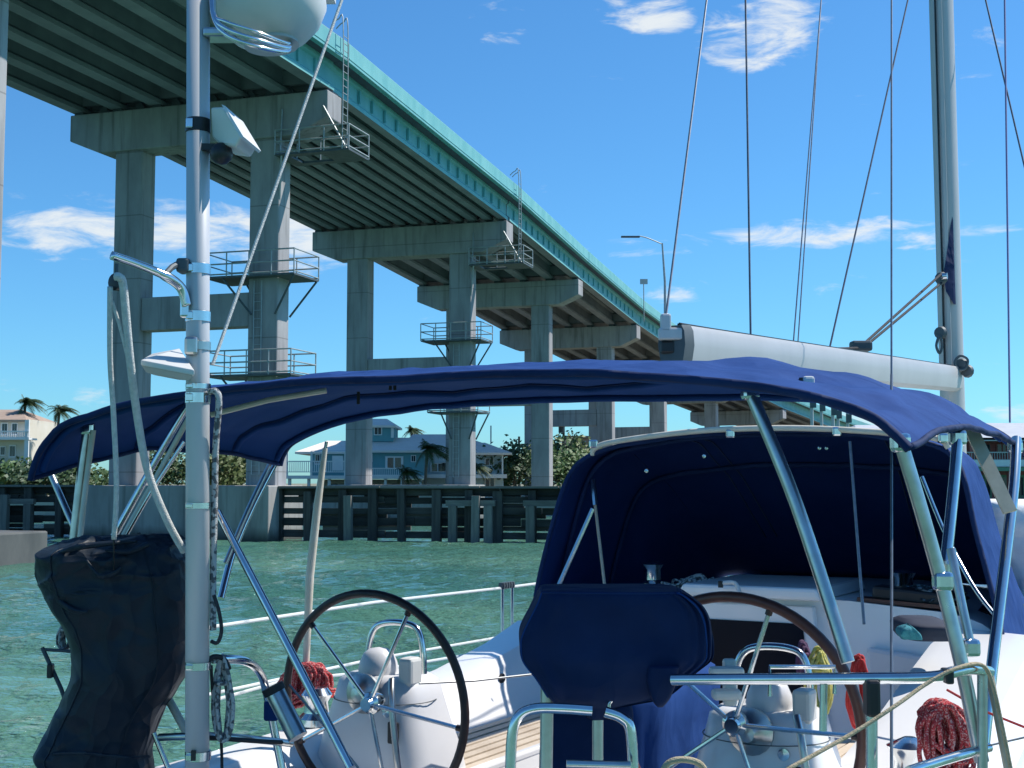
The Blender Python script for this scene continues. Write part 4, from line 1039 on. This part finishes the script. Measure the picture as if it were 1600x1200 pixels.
rails = [([(1050, 1062, 3.5), (1180, 1061, 3.4), (1340, 1060, 3.3), (1455, 1058, 3.25), (1490, 1050, 3.25), (1520, 1045, 3.3), (1546, 1050, 3.4)], .0145, 'stainless'),
         ([(1362, 1062, 3.3), (1362, 1230, 3.3)], .0145, 'stainless'), ([(1287, 1062, 3.34), (1286, 1142, 3.34)], .010, 'stainless'), ([(1535, 1050, 3.36), (1535, 1230, 3.36)], .013, 'stainless_dull'),
         ([(1546, 1050, 3.4), (1555, 1100, 3.4), (1580, 1230, 3.4)], .010, 'strap_tan'),
         ([(1420, 1205, 3.2), (1480, 1186, 3.3), (1545, 1168, 3.4)], .0125, 'stainless'),
         ([(797, 1230, 3.5), (800, 1150, 3.5), (812, 1118, 3.5), (838, 1107, 3.5), (880, 1107, 3.5), (925, 1110, 3.5)], .0145, 'stainless'),
         ([(945, 1112, 3.5), (972, 1122, 3.5), (986, 1145, 3.5), (990, 1230, 3.5)], .0145, 'stainless'),
         ([(885, 1194, 3.45), (935, 1195, 3.45), (985, 1196, 3.45)], .011, 'stainless_dull'), ([(855, 1075, 3.75), (853, 1230, 3.75)], .019, 'stainless_dull'),
         ([(1018, 1071, 3.6), (956, 1094, 3.6), (956, 1115, 3.6)], .005, 'stainless'),
         ([(334, 1030, 4.15), (380, 1032, 4.3), (405, 1050, 4.5), (418, 1090, 4.6), (446, 1230, 4.6)], .0145, 'stainless'),
         ([(250, 1152, 4.4), (330, 1150, 4.3), (415, 1157, 4.5), (455, 1162, 4.6)], .0125, 'stainless_dull'),
         ([(340, 800, 4.2), (440, 990, 4.0), (548, 1200, 3.8)], .0125, 'stainless'),
         ([(452, 1070, 4.55), (520, 1150, 4.5), (560, 1200, 4.5)], .004, 'wire'), ([(262, 1090, 4.6), (300, 1160, 4.5)], .014, 'cream_pole'), ([(240, 1145, 4.5), (275, 1230, 4.5)], .009, 'stainless')]
pp = sub('pushpit', boat)
for pts, r_, m_ in rails: MB().tube(spline([at(*p) for p in pts], 5), r_, 10).build('rail', m_, pp)
br_ = [at(1203, 1088, 3.42), at(1203, 1042, 3.42), at(1304, 1042, 3.42), at(1304, 1084, 3.42)]
MB().tube(br_, .006, 8).build('outboard_bracket', 'stainless', pp)
MB().box(at(1362, 1090, 3.28), (.034, .05, .09)).build('rail_clamp', 'plastic_black', pp, smooth=False, bevel=.008)
MB().box(at(1480, 1056, 3.24), (.02, .05, .035)).build('rail_joint', 'plastic_black', pp, smooth=False, bevel=.005)
# rod holder tube
rh = sub('rod_holder', boat)
MB().tube([at(428, 1078, 4.5), at(466, 1152, 4.45)], .034, 16).build('tube', 'stainless_dull', rh)
MB().tube([at(425, 1072, 4.5), at(430, 1082, 4.5)], .039, 16).build('tube_cap', 'rubber_black', rh)
MB().box(at(424, 1110, 4.6), (.05, .03, .07)).build('clamp', 'canvas', rh, smooth=False, bevel=.008)

# ------------------------------------------------------------------ stern pole with its gear
sp = sub('stern_pole', boat); YP = 4.1
p0, p1 = at(308, 1300, YP), at(310, -140, YP)
MB().tube([p0, p1], .0365, 28).build('tube', 'alu_pole', sp, angle=180)
for py, h_, m_ in ((197, .045, 'plastic_black'), (421, .035, 'stainless'), (495, .035, 'stainless'), (541, .03, 'stainless_dull'), (604, .02, 'stainless'), (622, .035, 'stainless'), (790, .022, 'stainless'), (1040, .026, 'stainless'), (1180, .03, 'stainless')):
    c = at(309.5, py, YP); MB().lathe(c - V((0, 0, h_ / 2)), [(.036, 0), (.0395, .002), (.0395, h_ - .002), (.036, h_)], n=28).build('clamp_band', m_, sp)
    MB().box(c + V((-.018, -.036, 0)), (.022, .014, h_ * .7)).build('clamp_screw', 'stainless', sp, smooth=False, bevel=.003)
MB().box(at(303, 1180, YP - .035), (.014, .02, .03)).build('clamp_label', 'plastic_black', sp, smooth=False)
# hoist arm
ha = sub('hoist_arm', boat)
MB().tube(spline([at(174, 399, 3.9), at(215, 413, 3.95), at(258, 431, 4.0), at(283, 450, 4.05), at(292, 478, 4.06)], 6), [.0135] * 12 + [.016] * 13, 12).build('arm_tube', 'stainless', ha, angle=180)
MB().tube([at(256, 431, 4.0), at(268, 418, 4.03), at(284, 409, 4.08)], .010, 8).build('arm_brace', 'steel_dark', ha)
MB().box(at(288, 416, 4.08), (.04, .06, .045)).build('arm_bracket', 'steel_dark', ha, smooth=False, bevel=.008)
MB().box(at(291, 480, 4.08), (.03, .05, .07)).build('arm_socket', 'stainless', ha, smooth=False, bevel=.008)
c = at(182, 441, 3.9); MB().lathe(c - BF * .012, [(.012, 0), (.026, .003), (.026, .021), (.012, .024)], axis=BF, n=18).build('block', 'plastic_black', ha)
MB().tube([at(182, 412, 3.9), at(182, 432, 3.9)], .006, 6).build('block_strop', 'steel_dark', ha)
fall = root('hoist_rope', at(180, 850, 4.2), 'thick pale rope loops hanging from the hoist arm block to the outboard', 'rope')
MB().tube(spline([at(172, 448, 3.88), at(172, 560, 3.95), at(177, 640, 4.0), at(182, 760, 4.05), at(178, 842, 4.1)], 6), .0085, 8).build('strand', 'rope_white', fall, angle=180)
MB().tube(spline([at(180, 432, 3.86), at(187, 434, 3.86), at(193, 450, 3.88), at(203, 560, 3.95), at(216, 660, 4.05), at(232, 740, 4.1), at(262, 815, 4.15), at(288, 862, 4.2)], 6), .0125, 8).build('strand', 'rope_white', fall, angle=180)
MB().tube(spline([at(175, 470, 3.9), at(190, 520, 3.92), at(204, 580, 3.96)], 6), .006, 6).build('strand', 'rope_white', fall, angle=180)
# flat antenna unit
fa = sub('flat_antenna', boat)
c4 = [at(220, 562, 3.98), at(236, 553, 4.3), at(281, 544, 4.28), at(304, 578, 3.94)]
lo = [p - V((0, 0, .018)) for p in c4]
MB().add(c4 + lo, [(0, 3, 2, 1), (4, 5, 6, 7), (0, 4, 7, 3), (1, 2, 6, 5), (0, 1, 5, 4), (2, 3, 7, 6)]).build('plate', 'plastic_white', fa, smooth=False, bevel=.004)
mid = sum(lo, V((0, 0, 0))) / 4
MB().rings([[mid.lerp(p, .96) - V((0, 0, .001)) for p in lo], [mid.lerp(p, .8) - V((0, 0, .022)) for p in lo], [mid.lerp(p, .45) - V((0, 0, .034)) for p in lo]]).build('housing', 'house_grey', fa, angle=20)
MB().box(at(300, 541, 4.06), (.04, .05, .06)).build('bracket', 'stainless_dull', fa, smooth=False, bevel=.01)
# deck light with white shade and black eyeball camera
dl = sub('deck_light', boat)
vs = [at(329, 167, 4.05), at(347, 166, 4.0), at(378, 212, 3.95), at(368, 229, 3.98), at(345, 226, 4.05), at(331, 214, 4.08)]
MB().prism(vs, V((.02, .14, 0))).build('shade', 'plastic_white', dl, smooth=False, bevel=.008)
MB().prism([at(346, 163, 3.95), at(351, 165, 3.95), at(380, 213, 3.92), at(376, 216, 3.92)], V((.02, .18, 0))).build('visor', 'plastic_white', dl, smooth=False)
c = at(346, 240, 4.05); MB().lathe(c, [(.0, -.036), (.018, -.031), (.031, -.018), (.036, 0), (.031, .018), (.018, .031), (0, .036)], n=18).build('camera_ball', 'plastic_black', dl, angle=60)
MB().box(at(332, 232, 4.08), (.06, .05, .02)).build('bracket', 'plastic_black', dl, smooth=False)
# radome with guard hoops
rdm = sub('radome', boat); c = at(420, 12, 4.15)
MB().lathe(c, [(.0, -.125), (.07, -.125), (.12, -.105), (.160, -.065), (.186, -.01), (.185, .05), (.16, .12), (.1, .165), (0, .18)], axis=V((-.10, .05, 1)), n=36).build('dome', 'plastic_white', rdm, angle=50)
MB().lathe(c, [(.085, -.118), (.088, -.130), (.06, -.136), (0, -.136)], axis=V((-.10, .05, 1)), n=28).build('base_ring', 'house_grey', rdm, angle=40)
for off, r_ in ((0, .008), (-.03, .007), (.035, .006)):
    MB().tube(spline([at(334 + off * 100, -40, 4.05), at(334 + off * 60, 20, 3.98), at(352, 44 - off * 300, 3.93), at(400, 62 - off * 350, 3.93), at(448, 74 - off * 200, 4.05), at(452, 60, 4.18)], 6), r_, 8).build('guard_hoop', 'stainless', rdm, angle=180)
MB().box(at(345, 55, 4.1), (.10, .08, .03)).build('mount', 'stainless_dull', rdm, smooth=False, bevel=.008)
MB().box(at(512, -4, 4.4), (.05, .05, .03)).build('stay_fitting', 'plastic_white', rdm, smooth=False)

# ropes beside the pole
r1 = root('braided_line', at(336, 1010, 4.1), 'black flecked braided line tied down the right side of the pole', 'rope')
MB().tube(spline([at(328, 612, 4.08), at(338, 612, 4.06), at(342, 630, 4.06), at(337, 700, 4.1), at(335, 800, 4.12), at(333, 900, 4.12), at(333, 985, 4.1)], 6), .0105, 8).build('strand', 'rope_fleck', r1, angle=180)
MB().tube(spline([at(334, 930, 4.08), at(342, 955, 4.07), at(346, 985, 4.07), at(340, 1004, 4.08), at(330, 1002, 4.09)], 6), .006, 8).build('loop', 'rope_black', r1, angle=180)
def hank(name, label, m, c, w, h, n, r_, seed, cat='rope', thick=.05, group=None, tilt=0, n_seg=20):
    """a coil of rope hung up: many uneven loops"""
    rd = random.Random(seed); c = V(c); t = root(name, c - V((0, 0, h / 2)), label, cat, group)
    for k in range(n):
        ww, hh = w / 2 * rd.uniform(.45, 1), h / 2 * rd.uniform(.8, 1.04); dy = rd.uniform(-thick, thick); ph = rd.uniform(-.3, .3); dx = rd.uniform(-.12, .12) * w
        pts = []
        for j in range(n_seg):
            th = 2 * math.pi * j / n_seg
            x = ww * math.cos(th) * (1 - .35 * max(0, math.sin(th))) + dx + rd.uniform(-.03, .03) * w; z = hh * math.sin(th) - (h / 2 - hh) * .6
            pts.append(c + V((x + tilt * z, dy + thick * .6 * math.sin(th + ph * 4), z + rd.uniform(-.02, .02) * h)))
        MB().tube(spline(pts, 2, True), r_, 6, True).build('loop', m, t, angle=180)
    MB().tube(spline([c + V((.55 * w / 2 * math.cos(2 * math.pi * j / 12) + tilt * h * .2, thick * 1.3 * math.sin(2 * math.pi * j / 12), h * .2)) for j in range(12)], 2, True), r_ * 1.15, 6, True).build('wrap', m, t, angle=180)
    return t


hank('rope_coil', 'grey and black rope coil hanging right of the pole above the dark hose', 'rope_fleck', at(348, 1092, 4.15), .065, .25, 5, .0065, 2, thick=.02, tilt=-.05)
t = root('fuel_hose', at(350, 1160, 4.2), 'black hose running from the pole towards the rod holder', 'hose')
MB().tube(spline([at(322, 1034, 4.1), at(335, 1026, 4.12), at(350, 1030, 4.14), at(358, 1045, 4.16)], 5), .008, 8).build('bend', 'rubber_black', t, angle=180)
MB().tube(spline([at(300, 1152, 4.2), at(345, 1154, 4.2), at(400, 1158, 4.3), at(440, 1160, 4.4)], 5), .0075, 8).build('run', 'rubber_black', t, angle=180)
MB().tube(spline([at(330, 1040, 4.12), at(333, 1090, 4.15), at(345, 1150, 4.2), at(347, 1230, 4.2)], 5), .005, 8).build('tail', 'rubber_black', t, angle=180)

# ------------------------------------------------------------------ covered outboard and grill
def bag(rows, Y0, dep, wr, seed, nn=56, sub_rows=5, expo=.62, crease=0, drape=0):
    """a cloth bag over an object: rows of (py, px left, px right, depth factor, yshift)"""
    keys = [V((r_[0], r_[1], r_[2])) for r_ in rows]; keys2 = [V((r_[3], r_[4], 0)) for r_ in rows]
    a = spline(keys, sub_rows); c = spline(keys2, sub_rows); out = []
    for i, (k, q) in enumerate(zip(a, c)):
        Yc = Y0 + q.y; l, r_ = at(k.y, k.x, Yc), at(k.z, k.x, Yc); cx = (l + r_) / 2; hw = abs(r_.x - l.x) / 2; hd = dep * q.x / 2
        ring = []
        for j in range(nn):
            th = 2 * math.pi * j / nn; c_, s_ = math.cos(th), math.sin(th)
            p = V((cx.x + hw * math.copysign(abs(c_) ** expo, c_), cx.y + hd * math.copysign(abs(s_) ** expo, s_), cx.z))
            nz = mnoise.noise(V((p.x * 5 + seed, p.y * 5, p.z * 3.2))) * wr + abs(mnoise.noise(V((p.x * 12 + p.z * 7, p.y * 9, p.z * 10 + seed)))) * wr * .6
            p += V((c_ * .5, s_, 0)) * nz
            if drape:
                u_ = (c_ + 1) / 2; v_ = i / len(a)
                p += V((0, -1 if s_ < 0 else 1, 0)) * drape * (math.sin(u_ * 60 + 5 * v_ * (1 + u_)) * max(0, u_ - .55) * 2.2 + .8 * mnoise.noise(V((u_ * 9, v_ * 3, seed)))) * min(1, v_ * 6)
            if crease:
                top = max(0, 1 - i / (len(a) * .38)); low = 1 if i > len(a) * .75 else 0
                r1 = 1 - abs(mnoise.noise(V((p.x * 4 + p.z * 9, p.y * 4, p.z * 13 - p.x * 6 + seed)))) * 3.2
                r2 = 1 - abs(mnoise.noise(V((p.x * 9 - p.z * 5, p.y * 5, p.z * 6 + p.x * 9 + 3 * seed)))) * 3.2
                p += V((c_ * .4, s_, .25)) * (max(0, r1) ** 1.6 * crease * (.05 + 1.6 * top) + max(0, r2) ** 2 * crease * (.07 + .6 * top + .08 * low))
            ring.append(p)
        out.append(ring)
    return out


ob = root('outboard_motor', at(180, 1230, 4.55), 'outboard motor wrapped in a black canvas cover hung on the stern rail', 'outboard motor')
rws = bag([(838, 165, 235, .35, 0), (845, 120, 262, .7, 0), (862, 78, 285, .95, 0), (880, 69, 294, 1, 0), (905, 73, 300, 1, 0), (945, 90, 300, 1, 0), (980, 113, 300, .95, 0), (1010, 121, 298, .9, 0), (1050, 121, 290, .85, 0), (1085, 108, 268, .8, 0), (1120, 92, 248, .8, 0), (1160, 73, 236, .8, 0), (1180, 66, 232, .8, 0), (1210, 82, 234, .7, 0), (1260, 90, 230, .6, 0)], 4.55, .42, .022, 2.0, 110, 11, crease=.026)
cv = MB().rings(rws).build('cover', 'cover_black', ob, angle=180)
for j_ in (74, 92): MB().tube([r_[j_] + V((0, -.001, 0)) for r_ in rws[18:-12]], .003, 5).build('seam', 'cover_black', cv, angle=180)
MB().tube(spline([at(66, 1180, 4.42), at(120, 1176, 4.34), at(200, 1183, 4.34), at(233, 1182, 4.42)], 6), .006, 6).build('hem', 'cover_black', cv, angle=180)
# peaked cloth lip and shoulder folds
for pts, r_ in (([(70, 872, 4.4), (110, 858, 4.33), (160, 850, 4.32), (215, 846, 4.36)], .010), ([(72, 905, 4.42), (92, 938, 4.36), (118, 955, 4.33), (137, 955, 4.32)], .010), ([(135, 875, 4.32), (155, 900, 4.31), (180, 895, 4.32), (190, 885, 4.33)], .009), ([(165, 860, 4.33), (200, 862, 4.33), (232, 850, 4.36)], .010)):
    MB().tube(spline([at(*p) for p in pts], 6), [r_ * (.35 + .65 * math.sin(math.pi * i / 18)) for i in range(19)], 8).build('fold', 'cover_black', cv, angle=180)
b = MB().rings(bag([(833, 238, 272, .5, .12), (850, 225, 292, .9, .12), (900, 222, 300, 1, .12), (1000, 230, 300, 1, .12)], 4.6, .25, .02, 7))
b.build('cowl_cover', 'cover_black', ob, angle=180)
MB().tube([at(66, 1012, 4.7), at(95, 1075, 4.68), at(108, 1110, 4.66)], .008, 8).build('tiller_arm', 'steel_dark', ob)
MB().tube([at(70, 1015, 4.7), at(120, 1018, 4.7)], .006, 8).build('tiller_link', 'steel_dark', ob)
MB().box(at(79, 1048, 4.68), (.02, .03, .05)).build('tiller_grip', 'plastic_black', ob, smooth=False, bevel=.005)
hank('wire_bundle', 'tangled grey shackle and line bundle left of the covered outboard', 'rope_fleck', at(103, 992, 4.75), .05, .10, 7, .0045, 3, thick=.02)
MB().tube([at(178, 842, 4.12), at(178, 890, 4.30)], .003, 5).build('lifting_strop', 'plastic_black', ob)

gr = root('barbecue_grill', at(935, 1230, 3.85), 'rail mounted grill wrapped in a navy canvas cover', 'grill')
rws = bag([(918, 852, 1040, .80, 0), (919.5, 843, 1056, .93, 0), (924, 840, 1070, .98, 0), (940, 833, 1090, 1, 0), (960, 823, 1101, 1, 0), (985, 812, 1105, 1, 0), (1002, 811, 1106, 1, 0), (1022, 815, 1102, 1, 0), (1045, 832, 1074, .95, 0), (1065, 845, 1052, .9, 0), (1080, 855, 1030, .8, 0), (1092, 868, 985, .6, 0), (1102, 905, 958, .4, 0), (1116, 914, 954, .28, 0), (1122, 922, 948, .2, 0)], 3.75, .36, .012, 5.0, 120, 8, expo=.26, drape=.012)
gcv = MB().rings(rws).build('cover', 'canvas_shaded', gr, angle=180)
MB().tube(rws[9][60:] + rws[9][:1], .0045, 6).build('piping', 'canvas_dark', gcv, angle=180)
for j_ in (68, 104): MB().tube([r_[j_] + V((0, -.002, 0)) for r_ in rws[9:80]], .003, 5).build('seam', 'canvas_under', gcv, angle=180)
rws = bag([(1040, 1012, 1060, .3, -.1), (1060, 1010, 1056, .3, -.1), (1085, 1016, 1048, .26, -.1), (1098, 1022, 1040, .2, -.1), (1104, 1027, 1035, .1, -.1)], 3.68, .25, .01, 9.0, 24)
MB().rings(rws).build('cover_tail', 'canvas_shaded', gr, angle=180)
MB().tube([at(934, 1115, 3.75), at(934, 1260, 3.75)], .016, 10).build('mount_post', 'stainless_dull', gr)
lk = root('side_curtain', at(915, 1230, 4.3), 'dark navy canvas hanging below the grill behind the stern rail', 'canvas')
rws = bag([(1095, 858, 985, .6, 0), (1110, 852, 988, .8, 0), (1150, 848, 990, .9, 0), (1200, 845, 992, 1, 0), (1260, 845, 992, 1, 0)], 4.3, .2, .02, 12.0, 40)
MB().rings(rws).build('cloth', 'canvas_shaded', lk, angle=180)

# ------------------------------------------------------------------ loose gear
def winch(p):
    MB().lathe(p, [(.085, 0), (.085, .03), (.058, .055), (.052, .10), (.072, .135), (.078, .15), (.05, .165), (.02, .18), (0, .18)], n=24).build('winch', 'stainless', boat)


wp = B(.2, 1.34, ZCS(.2) - .005); winch(wp)
rd = random.Random(9)
def coil(name, label, m, c, rx, h, n, r_, seed, droop, wid):
    """a rope coil thrown over a winch, hanging down the coaming"""
    rd = random.Random(seed); c = V(c); t = root(name, c - V((0, 0, h)), label, 'rope')
    for k in range(n):
        f = rd.random(); dx = rd.uniform(-.5, .5) * wid; w = rx * rd.uniform(.5, 1); hh = h * rd.uniform(.6, 1)
        pts = []
        for j in range(18):
            th = 2 * math.pi * j / 18
            pts.append(c + V((dx * (1 - .5 * math.sin(th)) + w * math.cos(th) + rd.uniform(-.007, .007), -.03 - f * .10 + rd.uniform(-.008, .008), -hh / 2 + hh / 2 * math.sin(th) + rd.uniform(-.01, .01))) + droop * (-(math.sin(th) - 1) / 2))
        MB().tube(spline(pts, 2, True), r_, 6, True).build('loop', m, t, angle=180)
    return t


coil('rope_coil', 'crimson and white rope coiled over the starboard winch', 'rope_red', at(1456, 1092, 4.2), .06, .235, 24, .008, 3, V((.02, 0, 0)), .075)
coil('rope_coil', 'crimson rope coiled on the far winch behind the left wheel', 'rope_red', at(484, 1036, 6.35), .085, .19, 34, .0085, 4, V((-.02, 0, 0)), .12)
MB().lathe(B(.35, -1.36, ZC(.35)), [(.085, 0), (.085, .03), (.058, .055), (.052, .10), (.072, .135), (.05, .165), (0, .17)], n=20).build('winch', 'stainless', boat)
t = root('sheet_tail', at(520, 1095, 6.3), 'red rope tail lying on the white coaming beside the far coil', 'rope')
for k in range(4): MB().tube(spline([at(495, 1070 + 5 * k, 6.25), at(512, 1076 + 4 * k, 6.25), at(528, 1078 + 3 * k, 6.3), at(540, 1080 + 2 * k, 6.3)], 4), .008, 6).build('strand', 'rope_scarlet' if k % 2 else 'rope_red', t, angle=180)
def heap(name, label, m, c, rx, ry, h, n, r_, seed):
    """loose rope thrown down in a heap"""
    rd = random.Random(seed); c = V(c); t = root(name, c, label, 'rope')
    for k in range(n):
        o = c + BR * rd.uniform(-.6, .6) * rx + BF * rd.uniform(-.6, .6) * ry; rr = rd.uniform(.3, .75); ph = rd.random() * 6
        pts = [o + BR * (rr * rx * math.cos(ph + .9 * j) * rd.uniform(.5, 1.1)) + BF * (rr * ry * math.sin(ph + .9 * j) * rd.uniform(.5, 1.1)) + V((0, 0, r_ + h * k / n * rd.uniform(.3, 1.1))) for j in range(9)]
        MB().tube(spline(pts, 4), r_, 6).build('strand', m, t, angle=180)
    return t


hank('rope_hank', 'yellow rope hank hanging beside the right helm', 'rope_yellow', at(1282, 1066, 5.0), .10, .24, 12, .0065, 5, thick=.025)
hank('rope_hank', 'bright red rope hank hanging beside the right wheel rim', 'rope_scarlet', at(1342, 1080, 4.95), .065, .26, 10, .0065, 6, thick=.02, tilt=.06)
hank('rope_hank', 'dark purple rope hank left of the yellow hank', 'rope_purple', at(1256, 1034, 5.6), .06, .17, 8, .007, 7, thick=.02)
heap('rope_heap', 'pile of dark flecked ropes on the coachroof by the clutches', 'rope_dark_mix', B(2.62, .86, 1.97), .24, .16, .085, 16, .008, 8)
heap('rope_heap', 'pale rope heap inside the sprayhood above the grill cover', 'rope_fleck', B(2.75, -.52, 1.975), .18, .14, .08, 12, .008, 12)
t = root('winch_handle', at(1130, 915, 7.2), 'pale winch handle lying under the sprayhood', 'winch handle')
MB().tube(spline([at(1128, 911, 7.1), at(1148, 911, 7.1), at(1156, 926, 7.05)], 4), .012, 8).build('bar', 'plastic_white', t)
MB().tube([at(1126, 908, 7.1), at(1126, 918, 7.1)], .014, 8).build('grip', 'plastic_black', t)
rws = bag([(964, 1408, 1462, .5, 0), (972, 1400, 1478, 1, 0), (985, 1402, 1482, 1, 0), (996, 1410, 1482, .9, 0)], 5.9, .35, .01, 3.0, 30)
tag(MB().rings(rws).build('cushion', 'cushion', angle=180), 'dark cushion lying on the coachroof beside the sprayhood', 'cushion')
rws = bag([(974, 1412, 1424, .5, 0), (980, 1402, 1432, 1, 0), (990, 1398, 1440, 1, 0), (999, 1404, 1442, .8, 0)], 5.7, .14, .05, 6.0, 30)
tag(MB().rings(rws).build('towel', 'rope_teal', angle=180), 'crumpled teal cloth beside the dark cushion', 'cloth')
tan = root('draped_rope', at(1400, 1150, 3.1), 'tan rope draped diagonally over the right stern rail', 'rope')
MB().tube(spline([at(1225, 1205, 3.0), at(1330, 1147, 3.1), at(1400, 1102, 3.15), at(1445, 1070, 3.2), at(1490, 1046, 3.22), at(1530, 1038, 3.28), at(1548, 1060, 3.3), at(1565, 1130, 3.3), at(1585, 1230, 3.3)], 6), .0052, 8).build('strand', 'rope_tan', tan, angle=180)
MB().tube(spline([at(1030, 1215, 3.0), at(1045, 1192, 3.0), at(1070, 1187, 3.0), at(1095, 1195, 3.0), at(1108, 1220, 3.0)], 6), .0075, 8).build('loop', 'rope_tan', tan, angle=180)
t = root('spinnaker_sheet', at(1560, 1120, 3.6), 'thin red line running along the starboard coaming', 'rope')
MB().tube([at(1480, 1078, 4.15), at(1540, 1112, 4.0), at(1610, 1140, 3.8)], .004, 6).build('strand', 'rope_scarlet', t)
MB().tube([at(1545, 1165, 3.6), at(1610, 1150, 3.6)], .003, 6).build('strand', 'wire', t)
# fishing rod like staff on the port rail
st = root('boat_hook', at(478, 1035, 6.4), 'cream boat hook pole standing at the port rail behind the wheel', 'boat hook')
MB().tube([at(478, 1040, 6.3), at(484, 900, 6.3), at(496, 790, 6.3), at(508, 700, 6.3)], [.016, .020, .019, .012], 10).build('shaft', 'cream_pole', st)
MB().tube([at(508, 702, 6.3), at(510, 690, 6.3)], .008, 8).build('tip', 'stainless', st)
# bundled white cover on the foredeck
rws = bag([(780, 1530, 1610, .5, 0), (788, 1522, 1650, .9, 0), (815, 1528, 1680, 1, 0), (850, 1540, 1690, 1, 0), (900, 1560, 1690, 1, 0), (930, 1560, 1690, .9, 0)], 8.6, .7, .09, 15.0, 60)
tag(MB().rings(rws).build('bundled_cover', 'white_cloth', angle=180), 'crumpled white cover bundled on the deck beyond the sprayhood', 'cover')
